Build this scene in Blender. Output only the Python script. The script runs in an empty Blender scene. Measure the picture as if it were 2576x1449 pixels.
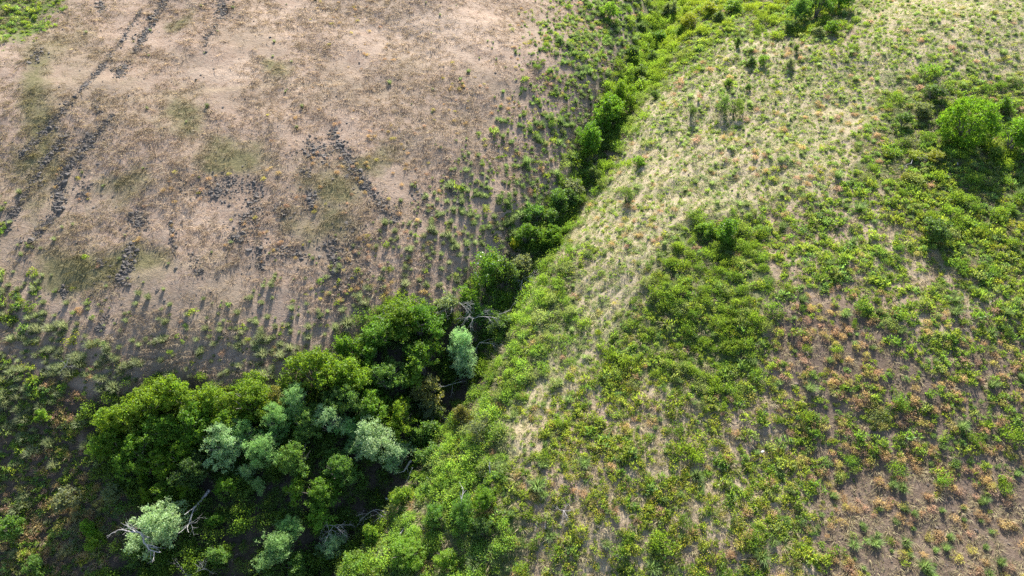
import bpy, math, random
import numpy as np
from mathutils import Vector, Matrix, Euler

rng = np.random.default_rng(11)
random.seed(11)
S = bpy.context.scene
COL = S.collection
R = math.radians

# ------------------------------------------------------------------ camera, sky, sun, exposure
PITCH = R(42.0)
CAM_Z = 46.0
FPX, CX, CY = 2576 * 24 / 36, 1288.0, 724.5          # photograph measured at 2576 x 1449
cam_d = bpy.data.cameras.new('camera')
cam_d.lens, cam_d.sensor_width = 24.0, 36.0
cam_d.clip_start, cam_d.clip_end = 0.5, 3000
cam = bpy.data.objects.new('camera', cam_d)
cam.location = (0, 0, CAM_Z)
cam.rotation_euler = (R(90) - PITCH, 0, 0)
COL.objects.link(cam)
S.camera = cam

SUN_EL, SUN_AZ = R(35.0), R(7.0)                       # ahead of the camera, a little to its right
world = bpy.data.worlds.new('World')
S.world = world
world.use_nodes = True
wn = world.node_tree
sky = wn.nodes.new('ShaderNodeTexSky')
sky.sky_type = 'NISHITA'
sky.sun_disc = False
sky.sun_elevation = SUN_EL
sky.sun_rotation = SUN_AZ
bg = wn.nodes['Background']
bg.inputs['Strength'].default_value = 0.082
wn.links.new(sky.outputs[0], bg.inputs['Color'])

sun_d = bpy.data.lights.new('sun', 'SUN')
sun_d.energy = 4.6
sun_d.angle = R(0.53)
sun_d.color = (1.0, 0.945, 0.855)
sun = bpy.data.objects.new('sun', sun_d)
sv = Vector((math.sin(SUN_AZ) * math.cos(SUN_EL), math.cos(SUN_AZ) * math.cos(SUN_EL), math.sin(SUN_EL)))
sun.rotation_euler = (-sv).to_track_quat('-Z', 'Y').to_euler()
sun.location = (20, 60, 80)
COL.objects.link(sun)

S.view_settings.view_transform = 'Standard'
S.view_settings.look = 'None'
S.view_settings.exposure = 1.72
S.view_settings.gamma = 1.0
S.view_settings.use_curve_mapping = False
S.render.engine = 'CYCLES'
S.cycles.max_bounces = 6
S.cycles.diffuse_bounces = 3
S.cycles.transmission_bounces = 4
S.cycles.use_denoising = False

# ------------------------------------------------------------------ noise
def _hash(ix, iy, seed):
    h = (ix.astype(np.int64) * 374761393 + iy.astype(np.int64) * 668265263 + seed * 974634777) & 0x7fffffff
    h = ((h ^ (h >> 13)) * 1274126177) & 0x7fffffff
    return ((h ^ (h >> 16)) & 0xffff) / 65535.0

def vnoise(x, y, scale, seed=0):
    x = np.asarray(x, float) / scale; y = np.asarray(y, float) / scale
    ix, iy = np.floor(x), np.floor(y)
    fx, fy = x - ix, y - iy
    fx, fy = fx * fx * (3 - 2 * fx), fy * fy * (3 - 2 * fy)
    a, b = _hash(ix, iy, seed), _hash(ix + 1, iy, seed)
    c, d = _hash(ix, iy + 1, seed), _hash(ix + 1, iy + 1, seed)
    return (a + (b - a) * fx) * (1 - fy) + (c + (d - c) * fx) * fy

def fbm(x, y, scale, seed=0, octs=3):
    s, a, t = 0.0, 1.0, 0.0
    for i in range(octs):
        s = s + a * vnoise(x, y, scale / (2.03 ** i), seed + 17 * i); t += a; a *= .55
    return s / t

def sstep(a, b, x):
    t = np.clip((x - a) / (b - a), 0, 1)
    return t * t * (3 - 2 * t)

# ------------------------------------------------------------------ terrain as a height function
GULLY = np.array([(40, 140), (29.2, 114), (22.2, 94.7), (16.9, 80.5), (13.5, 72), (10.2, 64.9), (8.1, 59.3), (5.8, 53.8), (3.7, 49.9),
                  (1.5, 46.7), (-.3, 43.7), (-2.3, 40.2), (-3.8, 36.5), (-5.5, 33.5), (-8.2, 28.6), (-11, 25), (-14.4, 21.5),
                  (-18.8, 17.1), (-30, 6), (-60, -24)])

def gdist(x, y):
    """signed distance to the gully line: right bank positive"""
    x = np.asarray(x, float); y = np.asarray(y, float)
    best = np.full(x.shape, 1e9); sg = np.ones(x.shape)
    for (ax, ay), (bx, by) in zip(GULLY[:-1], GULLY[1:]):
        dx, dy = bx - ax, by - ay
        t = np.clip(((x - ax) * dx + (y - ay) * dy) / (dx * dx + dy * dy), 0, 1)
        d = np.hypot(x - ax - t * dx, y - ay - t * dy)
        side = (x - ax) * dy - (y - ay) * dx          # line runs towards -y
        m = d < best
        best = np.where(m, d, best); sg = np.where(m, np.where(side < 0, 1.0, -1.0), sg)
    return best * sg

def base_h(y):
    u = np.clip(np.asarray(y, float) - 21, -60, None)
    return np.where(u < 85, 0.30 * u - 0.00165 * u * u, 13.58 + 0.0195 * (u - 85))

def H(x, y):
    x = np.asarray(x, float); y = np.asarray(y, float)
    d = gdist(x, y)
    wob = (fbm(x, y, 9, 5) - .5) * 3
    r = np.clip(d + wob * sstep(0, 4, d), 0, None); l = np.clip(-d + wob * sstep(0, 4, -d), 0, None)
    rs = np.minimum(r, 75); ls = np.minimum(l, 75)
    right = 2.0 * sstep(0.3, 5.0, r) + 0.23 * rs - 0.0011 * rs * rs
    left = 1.6 * sstep(0.3, 5.0, l) + 0.24 * ls - 0.0013 * ls * ls
    left = left - 0.0019 * np.clip(62 - y, 0, 57) ** 2 * sstep(0, 16, l)
    z = base_h(y) + np.where(d > 0, right, left) - 0.6
    far = sstep(0, 10, np.abs(d))
    z = z + (fbm(x, y, 24, 1, 2) - .5) * 2.4 * far + (fbm(x, y, 6.5, 2, 3) - .5) * 0.75 * (.35 + .65 * far)
    z = z + (fbm(x, y, 1.7, 3, 2) - .5) * 0.16
    # little livestock terraces following the right bank
    ph = d / 0.95 + (fbm(x, y, 4.5, 9, 3) - .5) * 4.5
    ter = np.abs((ph % 1.0) - .5) * 2
    tw = sstep(3, 5, d) * (1 - sstep(13, 22, d)) * sstep(30, 40, y)
    z = z + (ter - .5) * 0.30 * tw
    return z

SP, CP = math.sin(PITCH), math.cos(PITCH)
def ray(u, v):
    a = (np.asarray(u, float) - CX) / FPX; b = (CY - np.asarray(v, float)) / FPX
    d = np.stack([a, CP + b * SP, -SP + b * CP], -1)
    return d / np.linalg.norm(d, axis=-1, keepdims=True)

def ground_at(u, v, lift=0.0):
    """where the line of sight through photograph point (u, v) meets the ground raised by lift"""
    d = np.atleast_2d(ray(u, v)); n = len(d)
    lift = np.broadcast_to(np.asarray(lift, float), (n,))
    lo = np.full(n, 12.0); hi = np.full(n, 12.0); done = np.zeros(n, bool)
    t = np.full(n, 12.0)
    for _ in range(170):
        t = np.where(done, t, t + 1.0)
        p = d * t[:, None]
        below = p[:, 2] + CAM_Z < HG(p[:, 0], p[:, 1]) + lift
        new = below & ~done
        hi = np.where(new, t, hi); lo = np.where(new, t - 1.0, lo); done |= below
    for _ in range(10):
        m = (lo + hi) / 2; p = d * m[:, None]
        below = p[:, 2] + CAM_Z < HG(p[:, 0], p[:, 1]) + lift
        hi = np.where(below, m, hi); lo = np.where(below, lo, m)
    p = d * hi[:, None]
    return np.stack([p[:, 0], p[:, 1], HG(p[:, 0], p[:, 1])], 1), hi

def project(x, y, z):
    dz = z - CAM_Z
    fz = np.maximum(y * CP - dz * SP, .1)
    return CX + FPX * x / fz, CY - FPX * (y * SP + dz * CP) / fz, fz

GX0, GX1, GY0, GY1, GS = -80.0, 86.0, 4.0, 124.0, 0.36     # the finely modelled part of the ground
_nx, _ny = int((GX1 - GX0) / GS) + 1, int((GY1 - GY0) / GS) + 1
GXS, GYS = GX0 + np.arange(_nx) * GS, GY0 + np.arange(_ny) * GS
_XX, _YY = np.meshgrid(GXS, GYS, indexing='ij')
HGRID = H(_XX.ravel(), _YY.ravel()).reshape(_nx, _ny)

def sample(grid, x, y):
    fx = np.clip((np.asarray(x, float) - GX0) / GS, 0, _nx - 1.001); fy = np.clip((np.asarray(y, float) - GY0) / GS, 0, _ny - 1.001)
    i, j = fx.astype(int), fy.astype(int); fx, fy = fx - i, fy - j
    return (grid[i, j] * (1 - fx) + grid[i + 1, j] * fx) * (1 - fy) + (grid[i, j + 1] * (1 - fx) + grid[i + 1, j + 1] * fx) * fy

def HG(x, y): return sample(HGRID, x, y)

# ------------------------------------------------------------------ plant zones (outlines on the ground, seen from the camera point)
def widen(poly):
    out = []
    for x, y in poly:
        x = -500 if x <= 0 else (3076 if x >= 2576 else x)
        y = -260 if y <= 0 else (1850 if y >= 1449 else y)
        out.append((x, y))
    return np.array(out, float)

def zone(poly, u, v, soft=50):
    """1 inside, 0 outside, softened over soft"""
    P = widen(poly); n = len(P)
    inside = np.zeros(u.shape, bool); dist = np.full(u.shape, 1e9)
    for i in range(n):
        ax, ay = P[i]; bx, by = P[(i + 1) % n]
        dx, dy = bx - ax, by - ay
        t = np.clip(((u - ax) * dx + (v - ay) * dy) / (dx * dx + dy * dy + 1e-9), 0, 1)
        dist = np.minimum(dist, np.hypot(u - ax - t * dx, v - ay - t * dy))
        c = ((ay > v) != (by > v)) & (u < (bx - ax) * (v - ay) / ((by - ay) + 1e-9) + ax)
        inside ^= c
    sd = np.where(inside, dist, -dist)
    return sstep(-soft, soft, sd)

def band(pts, w, u, v):
    d = np.full(u.shape, 1e9)
    for (ax, ay), (bx, by) in zip(pts[:-1], pts[1:]):
        dx, dy = bx - ax, by - ay
        t = np.clip(((u - ax) * dx + (v - ay) * dy) / (dx * dx + dy * dy + 1e-9), 0, 1)
        d = np.minimum(d, np.hypot(u - ax - t * dx, v - ay - t * dy))
    return np.exp(-(d / w) ** 2)

def blob(cx, cy, rx, ry, u, v):
    return np.exp(-(((u - cx) / rx) ** 2 + ((v - cy) / ry) ** 2))

Z = {
    'left_hill': [(0, 0), (1560, 0), (1560, 230), (1450, 420), (1340, 600), (1180, 740), (1000, 780), (860, 860), (690, 950), (400, 970), (230, 1080), (280, 1449), (0, 1449)],
    'bare_hill': [(130, 0), (1480, 0), (1390, 150), (1310, 300), (1200, 430), (1060, 580), (930, 700), (700, 790), (450, 830), (250, 780), (110, 700), (60, 560), (30, 250)],
    'tussock_belt': [(0, 600), (110, 720), (300, 820), (560, 800), (760, 740), (960, 650), (1120, 500), (1290, 330), (1390, 100), (1480, 0), (1660, 60), (1560, 230), (1450, 420), (1330, 600), (1180, 740), (960, 800), (860, 860), (690, 950), (400, 960), (250, 1020), (0, 1060)],
    'lower_left': [(0, 930), (180, 950), (260, 1010), (220, 1120), (300, 1250), (290, 1449), (0, 1449)],
    'left_edge': [(0, 430), (60, 480), (80, 640), (130, 800), (0, 900)],
    'green_corner': [(0, 0), (190, 0), (120, 60), (60, 100), (0, 130)],
    'right': [(1700, 0), (2576, 0), (2576, 1449), (780, 1449), (930, 1300), (1020, 1190), (1130, 1040), (1290, 770), (1440, 570), (1570, 320), (1660, 130)],
    'pale_grass': [(1610, 290), (1720, 160), (1900, 80), (2100, 110), (2350, 0), (2576, 0), (2576, 160), (2350, 200), (2230, 330), (2000, 480), (1780, 560), (1690, 640), (1590, 720), (1560, 840), (1470, 920), (1380, 1010), (1260, 1160), (1220, 1090), (1330, 940), (1430, 790), (1440, 660), (1520, 500)],
    'ledge': [(1590, 290), (1660, 230), (1640, 430), (1560, 570), (1530, 690), (1490, 800), (1420, 760), (1440, 640), (1480, 540)],
    'thicket_mid': [(1690, 600), (1760, 545), (1870, 560), (1890, 640), (1880, 740), (1930, 830), (1880, 940), (1780, 990), (1650, 960), (1560, 900), (1560, 830), (1610, 760), (1650, 690)],
    'thicket_right': [(2240, 220), (2380, 200), (2576, 190), (2576, 660), (2420, 660), (2300, 620), (2210, 420)],
    'bank': [(1330, 690), (1430, 690), (1450, 800), (1350, 930), (1280, 1030), (1270, 1110), (1310, 1230), (1290, 1340), (1260, 1449), (790, 1449), (950, 1290), (1110, 1070), (1230, 880)],
    'top_green': [(1620, 0), (2060, 0), (2140, 40), (1990, 60), (1850, 60), (1760, 130), (1680, 130), (1600, 230), (1570, 190), (1640, 80)],
    'flowers': [(1330, 940), (1560, 880), (1700, 960), (1960, 900), (2080, 1020), (2020, 1230), (2080, 1449), (1240, 1449), (1290, 1250), (1240, 1100)],
    'flowers_right': [(2240, 540), (2330, 480), (2576, 430), (2576, 720), (2300, 700)],
    'orange': [(1960, 760), (2140, 720), (2300, 840), (2576, 800), (2576, 1449), (2080, 1449), (2110, 1300), (2010, 1150), (1940, 1000)],
    'soil': [(2110, 1190), (2330, 1170), (2576, 1270), (2576, 1449), (2070, 1449)],
    'grey_soil': [(1990, 830), (2140, 810), (2330, 900), (2450, 990), (2380, 1030), (2200, 950), (2000, 930)],
    'trees': [(240, 1050), (400, 960), (690, 970), (860, 870), (1000, 800), (1150, 780), (1220, 900), (1130, 1060), (1010, 1200), (920, 1310), (800, 1449), (300, 1449), (300, 1280)],
    'yellow_mat': [(2250, 370), (2380, 360), (2400, 440), (2300, 440), (2210, 420)],
}
STRIPES = [  # dark stone runs on the bare hill: points, half width, stones, size
    ([(420, -10), (385, 50), (340, 130)], 9, 130, .42), ([(358, 25), (310, 95), (255, 175), (205, 222)], 6, 110, .34),
    ([(553, -20), (560, 45)], 15, 80, .42), ([(545, 60), (512, 112)], 9, 40, .3), ([(312, 165), (291, 195)], 8, 40, .42),
    ([(172, 258), (140, 300), (105, 342)], 10, 70, .34), ([(88, 350), (52, 398)], 8, 40, .36), ([(168, 338), (130, 385), (88, 450)], 8, 80, .4),
    ([(285, 285), (240, 345)], 6, 36, .3), ([(235, 345), (185, 400), (152, 445), (146, 530)], 11, 190, .4), ([(132, 545), (78, 605)], 7, 50, .36),
    ([(62, 490), (10, 575)], 8, 60, .34), ([(420, -10), (340, 130), (300, 190)], 5, 26, .34), ([(300, 110), (205, 222), (130, 310), (60, 400)], 5, 60, .3), ([(130, 380), (60, 490), (10, 580)], 8, 70, .32), ([(285, 290), (150, 450), (140, 540), (80, 610)], 8, 110, .32), ([(835, 335), (870, 390), (895, 440)], 12, 110, .42), ([(895, 440), (948, 505), (1005, 565)], 12, 120, .36),
    ([(768, 370), (832, 392)], 22, 70, .4), ([(760, 425), (775, 440)], 9, 24, .4), ([(560, 455), (650, 462)], 20, 34, .36), ([(644, 480), (640, 545)], 14, 34, .38),
    ([(640, 545), (660, 680)], 16, 60, .34), ([(352, 535), (348, 572)], 16, 46, .42), ([(330, 620), (322, 660), (302, 715)], 12, 120, .42),
    ([(1118, 440), (1172, 532)], 8, 70, .36), ([(775, 475), (790, 528)], 9, 46, .38), ([(618, 545), (600, 600)], 18, 36, .38), ([(835, 600), (850, 700)], 20, 60, .34),
    ([(455, 470), (640, 490)], 30, 40, .3), ([(100, 125), (88, 150)], 12, 24, .36), ([(255, 10), (258, 26)], 8, 26, .46), ([(545, 482), (552, 488)], 14, 20, .44),
    ([(270, 795), (245, 830)], 9, 26, .36), ([(165, 732), (160, 742)], 12, 16, .36), ([(250, 655), (250, 665)], 8, 12, .5), ([(700, 630), (760, 640)], 18, 34, .36),
    ([(1040, 480), (1100, 560)], 20, 40, .3), ([(240, 255), (245, 285)], 9, 20, .4), ([(480, 640), (500, 690)], 14, 24, .3), ([(430, 560), (436, 640)], 7, 26, .3),
    ([(885, 560), (900, 680), (860, 740)], 26, 80, .32), ([(215, 460), (205, 500)], 14, 26, .3), ([(590, 595), (612, 605)], 8, 16, .5), ([(690, 520), (720, 540)], 14, 20, .36),
]

def zones_at(x, y):
    z = H(x, y)
    u, v, f = project(x, y, z)
    k = 1717 / f / 25.0                                # photograph units shrink with distance
    nu = (fbm(x, y, 5, 21, 3) - .5) * 150 * np.clip(k, .6, 1.5)
    nv = (fbm(x, y, 5, 22, 3) - .5) * 110 * np.clip(k, .6, 1.5)
    uu, vv = u + nu, v + nv
    q = {n: zone(p, uu, vv, {'tussock_belt': 130, 'thicket_mid': 75, 'top_green': 60, 'thicket_right': 60, 'bank': 60, 'flowers': 70, 'orange': 80, 'right': 25, 'bare_hill': 80, 'pale_grass': 60}.get(n, 35)) for n, p in Z.items()}
    q['rock'] = np.zeros(u.shape)
    for pts, w, n, s in STRIPES:
        q['rock'] = np.maximum(q['rock'], band(pts, w * 1.6, u + nu * .12, v + nv * .12))
    q['strip'] = band([(1700, 0), (1640, 130), (1590, 215), (1540, 330), (1490, 420), (1440, 510), (1390, 590), (1320, 670), (1270, 740), (1210, 820)], 42, u + nu * .3, v + nv * .3)
    q['trail'] = np.maximum(band([(150, 262), (300, 252), (440, 240), (560, 226), (720, 215), (860, 210)], 6, u, v + nv * .06),
                            .7 * band([(560, 640), (430, 680), (260, 720)], 9, u, v + nv * .2))
    q['bright'] = np.maximum.reduce([blob(640, 200, 200, 45, uu, vv), .8 * blob(1080, 100, 260, 90, uu, vv), .6 * blob(700, 60, 160, 60, uu, vv), .7 * blob(560, 440, 120, 40, uu, vv), .6 * blob(480, 560, 150, 60, uu, vv)])
    q['pink'] = np.maximum.reduce([blob(2130, 285, 110, 45, uu, vv), blob(1965, 118, 70, 18, uu, vv), .8 * blob(1880, 370, 120, 30, uu, vv), .7 * blob(2000, 440, 130, 40, uu, vv), .8 * blob(1600, 600, 60, 80, uu, vv), .7 * blob(1750, 230, 60, 30, uu, vv)]) * q['right']
    q['olive'] = np.maximum.reduce([blob(610, 420, 110, 60, uu, vv), .8 * blob(830, 480, 90, 70, uu, vv), .8 * blob(930, 400, 70, 40, uu, vv), .6 * blob(480, 290, 60, 50, uu, vv), .8 * blob(270, 700, 150, 60, uu, vv),
                                    .7 * blob(840, 580, 90, 60, uu, vv), .8 * blob(660, 190, 40, 40, uu, vv), .6 * blob(300, 470, 80, 60, uu, vv), .7 * blob(470, 35, 40, 25, uu, vv), .5 * blob(60, 330, 60, 200, uu, vv)])
    q['u'], q['v'], q['f'], q['z'] = u, v, f, z
    return q

# ------------------------------------------------------------------ mesh helpers
def mesh_from(name, verts, faces, nper, attrs=None, mats=(), mat_idx=None, smooth=False):
    """verts (N,3); faces (M,nper) int"""
    verts = np.asarray(verts, np.float32); faces = np.asarray(faces, np.int32)
    me = bpy.data.meshes.new(name)
    me.vertices.add(len(verts)); me.vertices.foreach_set('co', verts.ravel())
    me.loops.add(faces.size); me.loops.foreach_set('vertex_index', faces.ravel())
    me.polygons.add(len(faces)); me.polygons.foreach_set('loop_start', np.arange(len(faces), dtype=np.int32) * nper)
    for m in mats: me.materials.append(m)
    if mat_idx is not None: me.polygons.foreach_set('material_index', np.asarray(mat_idx, np.int32))
    if smooth: me.polygons.foreach_set('use_smooth', np.ones(len(faces), bool))
    for k, (typ, dat) in (attrs or {}).items():
        a = me.attributes.new(k, typ, 'POINT')
        a.data.foreach_set('color' if 'COLOR' in typ else ('vector' if 'VECTOR' in typ else 'value'), np.asarray(dat, np.int32 if typ == 'INT' else np.float32).ravel())
    me.update(calc_edges=True)
    return me

def link(name, me, parent=None, loc=(0, 0, 0), rot=(0, 0, 0), scl=(1, 1, 1)):
    o = bpy.data.objects.new(name, me); COL.objects.link(o)
    o.location, o.rotation_euler, o.scale = loc, rot, scl
    if parent: o.parent = parent
    return o

def tag(o, label, cat, group=None):
    o['label'] = label; o['category'] = cat
    if group: o['group'] = group
    return o

def unit(v):
    return v / (np.linalg.norm(v, axis=-1, keepdims=True) + 1e-9)

def leaf_quads(c, axis, nrm, L, W, r, fold=0.0):
    """rhombic leaves: centre c, long axis, face normal"""
    axis = unit(axis); side = unit(np.cross(axis, nrm)); n = len(c)
    L = np.broadcast_to(L, (n,))[:, None]; W = np.broadcast_to(W, (n,))[:, None]
    p = np.empty((n, 4, 3))
    p[:, 0] = c - axis * L * .5
    p[:, 1] = c + side * W * .5 + axis * L * .05
    p[:, 2] = c + axis * L * .5
    p[:, 3] = c - side * W * .5 + axis * L * .05
    f = np.arange(n * 4).reshape(n, 4)
    return p.reshape(-1, 3), f, np.repeat(r, 4)

def rnd_dirs(n, g, up=0.0):
    v = g.normal(size=(n, 3)); v = unit(v); v[:, 2] += up
    return unit(v)

def crown_arrays(g, lobes, n, L, W, up=.35, clump=.07, per=14, spiky=0.0):
    """leaf sprays spread over and inside a heap of lobes (x, y, z, r)"""
    lobes = np.asarray(lobes, float)
    w = lobes[:, 3] ** 2; w = w / w.sum()
    ns = max(4, n // per)
    k = g.choice(len(lobes), ns, p=w)
    d = rnd_dirs(ns, g, .35)
    rad = lobes[k, 3] * np.clip(1.0 - np.abs(g.normal(0, .16, ns)), .45, 1.05)
    c0 = lobes[k, :3] + d * rad[:, None] * np.array([1, 1, .92])
    keep = c0[:, 2] > .03
    c0, d, k = c0[keep], d[keep], k[keep]; ns = len(c0)
    tone = g.random(ns)
    m = ns * per
    c = np.repeat(c0, per, 0) + g.normal(0, clump, (m, 3)) * np.array([1, 1, .7])
    out = np.repeat(d, per, 0)
    axis = unit(out * (.6 + spiky) + g.normal(0, .6, (m, 3)) + np.array([0, 0, .15 + spiky]))
    nrm = unit(out * .55 + g.normal(0, .55, (m, 3)) + np.array([0, 0, up]))
    r = np.clip(np.repeat(tone, per) * .6 + g.random(m) * .4, 0, 1)
    return leaf_quads(c, axis, nrm, L * g.uniform(.7, 1.3, m), W * g.uniform(.7, 1.3, m), r)

def blade_arrays(g, n, r0, h, splay, w, droop=.3):
    """grass blades: two segments each, from a tight base"""
    a = g.uniform(0, 2 * np.pi, n); q = np.sqrt(g.random(n))
    out = np.stack([np.cos(a), np.sin(a), np.zeros(n)], 1)
    b = out * (q * r0)[:, None]
    hh = h * g.uniform(.55, 1.1, n); s = splay * q * g.uniform(.6, 1.3, n)
    mid = b + out * (s * .35)[:, None] + np.array([0, 0, 1.]) * (hh * .62)[:, None]
    tip = b + out * s[:, None] + np.array([0, 0, 1.]) * (hh * (1 - droop * q))[:, None]
    side = np.stack([-np.sin(a), np.cos(a), np.zeros(n)], 1) * w * .5
    tw = g.normal(0, .8, n)[:, None]
    side = unit(side + out * tw * w * .5) * w * .5
    p = np.stack([b - side, b + side, mid + side * .8, mid - side * .8, tip + side * .15, tip - side * .15], 1)
    i = np.arange(n)[:, None] * 6
    f = np.concatenate([i + np.array([[0, 1, 2, 3]]), i + np.array([[3, 2, 4, 5]])], 0)
    return p.reshape(-1, 3), f, np.repeat(g.random(n), 6)

def tube_arrays(paths, sides=5):
    V, Fc, off = [], [], 0
    for P, rad in paths:
        P = np.asarray(P, float); n = len(P)
        t = np.gradient(P, axis=0); t = unit(t)
        ref = np.array([.3, .9, .2]); s = unit(np.cross(t, ref)); b = np.cross(t, s)
        for j in range(sides):
            an = 2 * np.pi * j / sides
            V.append(P + (s * np.cos(an) + b * np.sin(an)) * np.asarray(rad)[:, None])
        idx = off + np.arange(sides * n).reshape(sides, n)
        for j in range(sides):
            k = (j + 1) % sides
            Fc.append(np.stack([idx[j, :-1], idx[k, :-1], idx[k, 1:], idx[j, 1:]], 1))
        off += sides * n
    return np.concatenate(V), np.concatenate(Fc)

def branch_paths(g, start, direc, length, r, depth, kids=3, bend=.35, out=None, gravity=0.0):
    if out is None: out = []
    n = 6
    P = [np.array(start, float)]; d = unit(np.array(direc, float))
    for i in range(n - 1):
        d = unit(d + g.normal(0, bend * .45, 3) + np.array([0, 0, -gravity])); P.append(P[-1] + d * length / (n - 1))
    rad = np.linspace(r, r * .4, n)
    out.append((np.array(P), rad))
    if depth > 0:
        for _ in range(kids):
            i = g.integers(2, n)
            nd = unit(unit(P[i] - P[i - 1]) + g.normal(0, .6, 3))
            branch_paths(g, P[i], nd, length * g.uniform(.4, .65), rad[i] * .75, depth - 1, kids, bend, out, gravity)
    return out

# ------------------------------------------------------------------ materials
def new_mat(name):
    m = bpy.data.materials.new(name); m.use_nodes = True
    nt = m.node_tree; nt.nodes.clear()
    out = nt.nodes.new('ShaderNodeOutputMaterial')
    return m, nt, out

def N(nt, typ, **kw):
    n = nt.nodes.new(typ)
    for k, v in kw.items():
        if k.startswith('i_'):
            key = k[2:]
            n.inputs[int(key) if key.isdigit() else key.replace('_', ' ')].default_value = v
        else: setattr(n, k, v)
    return n

def mixc(nt, fac, a, b, blend='MIX'):
    n = nt.nodes.new('ShaderNodeMix'); n.data_type = 'RGBA'; n.blend_type = blend
    for s, val in ((0, fac), (6, a), (7, b)):
        if hasattr(val, 'links'): nt.links.new(val, n.inputs[s])
        else: n.inputs[s].default_value = val if s == 0 else (*val, 1)[:4]
    return n.outputs[2]

def leaf_mat(name, trans=.38, lo=.62, hi=1.35, gloss=.35, through=(1.75, 1.6, .75)):
    """colour from the plant's own tint, each leaf a little different, light passing through"""
    m, nt, out = new_mat(name); L = nt.links
    t = N(nt, 'ShaderNodeAttribute', attribute_type='INSTANCER', attribute_name='tint')
    lv = N(nt, 'ShaderNodeAttribute', attribute_type='GEOMETRY', attribute_name='leaf_rand')
    mr = N(nt, 'ShaderNodeMapRange', i_3=lo, i_4=hi); L.new(lv.outputs['Fac'], mr.inputs[0])
    c = nt.nodes.new('ShaderNodeVectorMath'); c.operation = 'SCALE'
    L.new(t.outputs['Color'], c.inputs[0]); L.new(mr.outputs[0], c.inputs['Scale'])
    hs = N(nt, 'ShaderNodeHueSaturation')
    mh = N(nt, 'ShaderNodeMapRange', i_3=.485, i_4=.515); L.new(lv.outputs['Fac'], mh.inputs[0])
    L.new(mh.outputs[0], hs.inputs['Hue']); L.new(c.outputs[0], hs.inputs['Color'])
    pr = N(nt, 'ShaderNodeBsdfPrincipled'); pr.inputs['Roughness'].default_value = .55
    pr.inputs['Specular IOR Level'].default_value = gloss
    L.new(hs.outputs[0], pr.inputs['Base Color'])
    tr = N(nt, 'ShaderNodeBsdfTranslucent')
    tc = mixc(nt, 1.0, hs.outputs[0], through, 'MULTIPLY')
    L.new(tc, tr.inputs['Color'])
    mx = N(nt, 'ShaderNodeMixShader'); mx.inputs[0].default_value = trans
    L.new(pr.outputs[0], mx.inputs[1]); L.new(tr.outputs[0], mx.inputs[2]); L.new(mx.outputs[0], out.inputs[0])
    return m

def plain_mat(name, a, b, scale=8, rough=.8, bump=.3):
    m, nt, out = new_mat(name); L = nt.links
    tc = N(nt, 'ShaderNodeTexCoord')
    no = N(nt, 'ShaderNodeTexNoise', i_Scale=scale, i_Detail=5.0); L.new(tc.outputs['Object'], no.inputs['Vector'])
    rp = N(nt, 'ShaderNodeMapRange', i_1=.3, i_2=.7); L.new(no.outputs[0], rp.inputs[0])
    pr = N(nt, 'ShaderNodeBsdfPrincipled'); pr.inputs['Roughness'].default_value = rough
    L.new(mixc(nt, rp.outputs[0], a, b), pr.inputs['Base Color'])
    bp = N(nt, 'ShaderNodeBump', i_Strength=bump, i_Distance=.03); L.new(no.outputs[0], bp.inputs['Height']); L.new(bp.outputs[0], pr.inputs['Normal'])
    L.new(pr.outputs[0], out.inputs[0])
    return m

M_LEAF = leaf_mat('leaf', .52)
M_SILVER = leaf_mat('silver_leaf', .36, .7, 1.3, .4, (1.5, 1.55, 1.0))
M_BLADE = leaf_mat('grass_blade', .42, .6, 1.4, .15, (1.55, 1.5, 1.2))
M_DRIED = leaf_mat('dried_leaf', .42, .65, 1.35, .15, (1.45, 1.3, 1.1))
M_FLOWER = plain_mat('yellow_petals', (.52, .42, .02), (.6, .54, .05), 20)
M_BLOSSOM = plain_mat('cream_blossom', (.72, .72, .5), (.8, .8, .62), 20)
M_BARK = plain_mat('bark', (.10, .085, .07), (.19, .165, .14), 14)
M_DEAD = plain_mat('bleached_wood', (.22, .21, .205), (.42, .40, .385), 9)
M_STONE = plain_mat('dark_basalt', (.055, .047, .042), (.135, .117, .102), 6, .85, .5)
M_PALE = plain_mat('pale_stone', (.5, .48, .45), (.66, .64, .6), 6, .85, .5)

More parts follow.
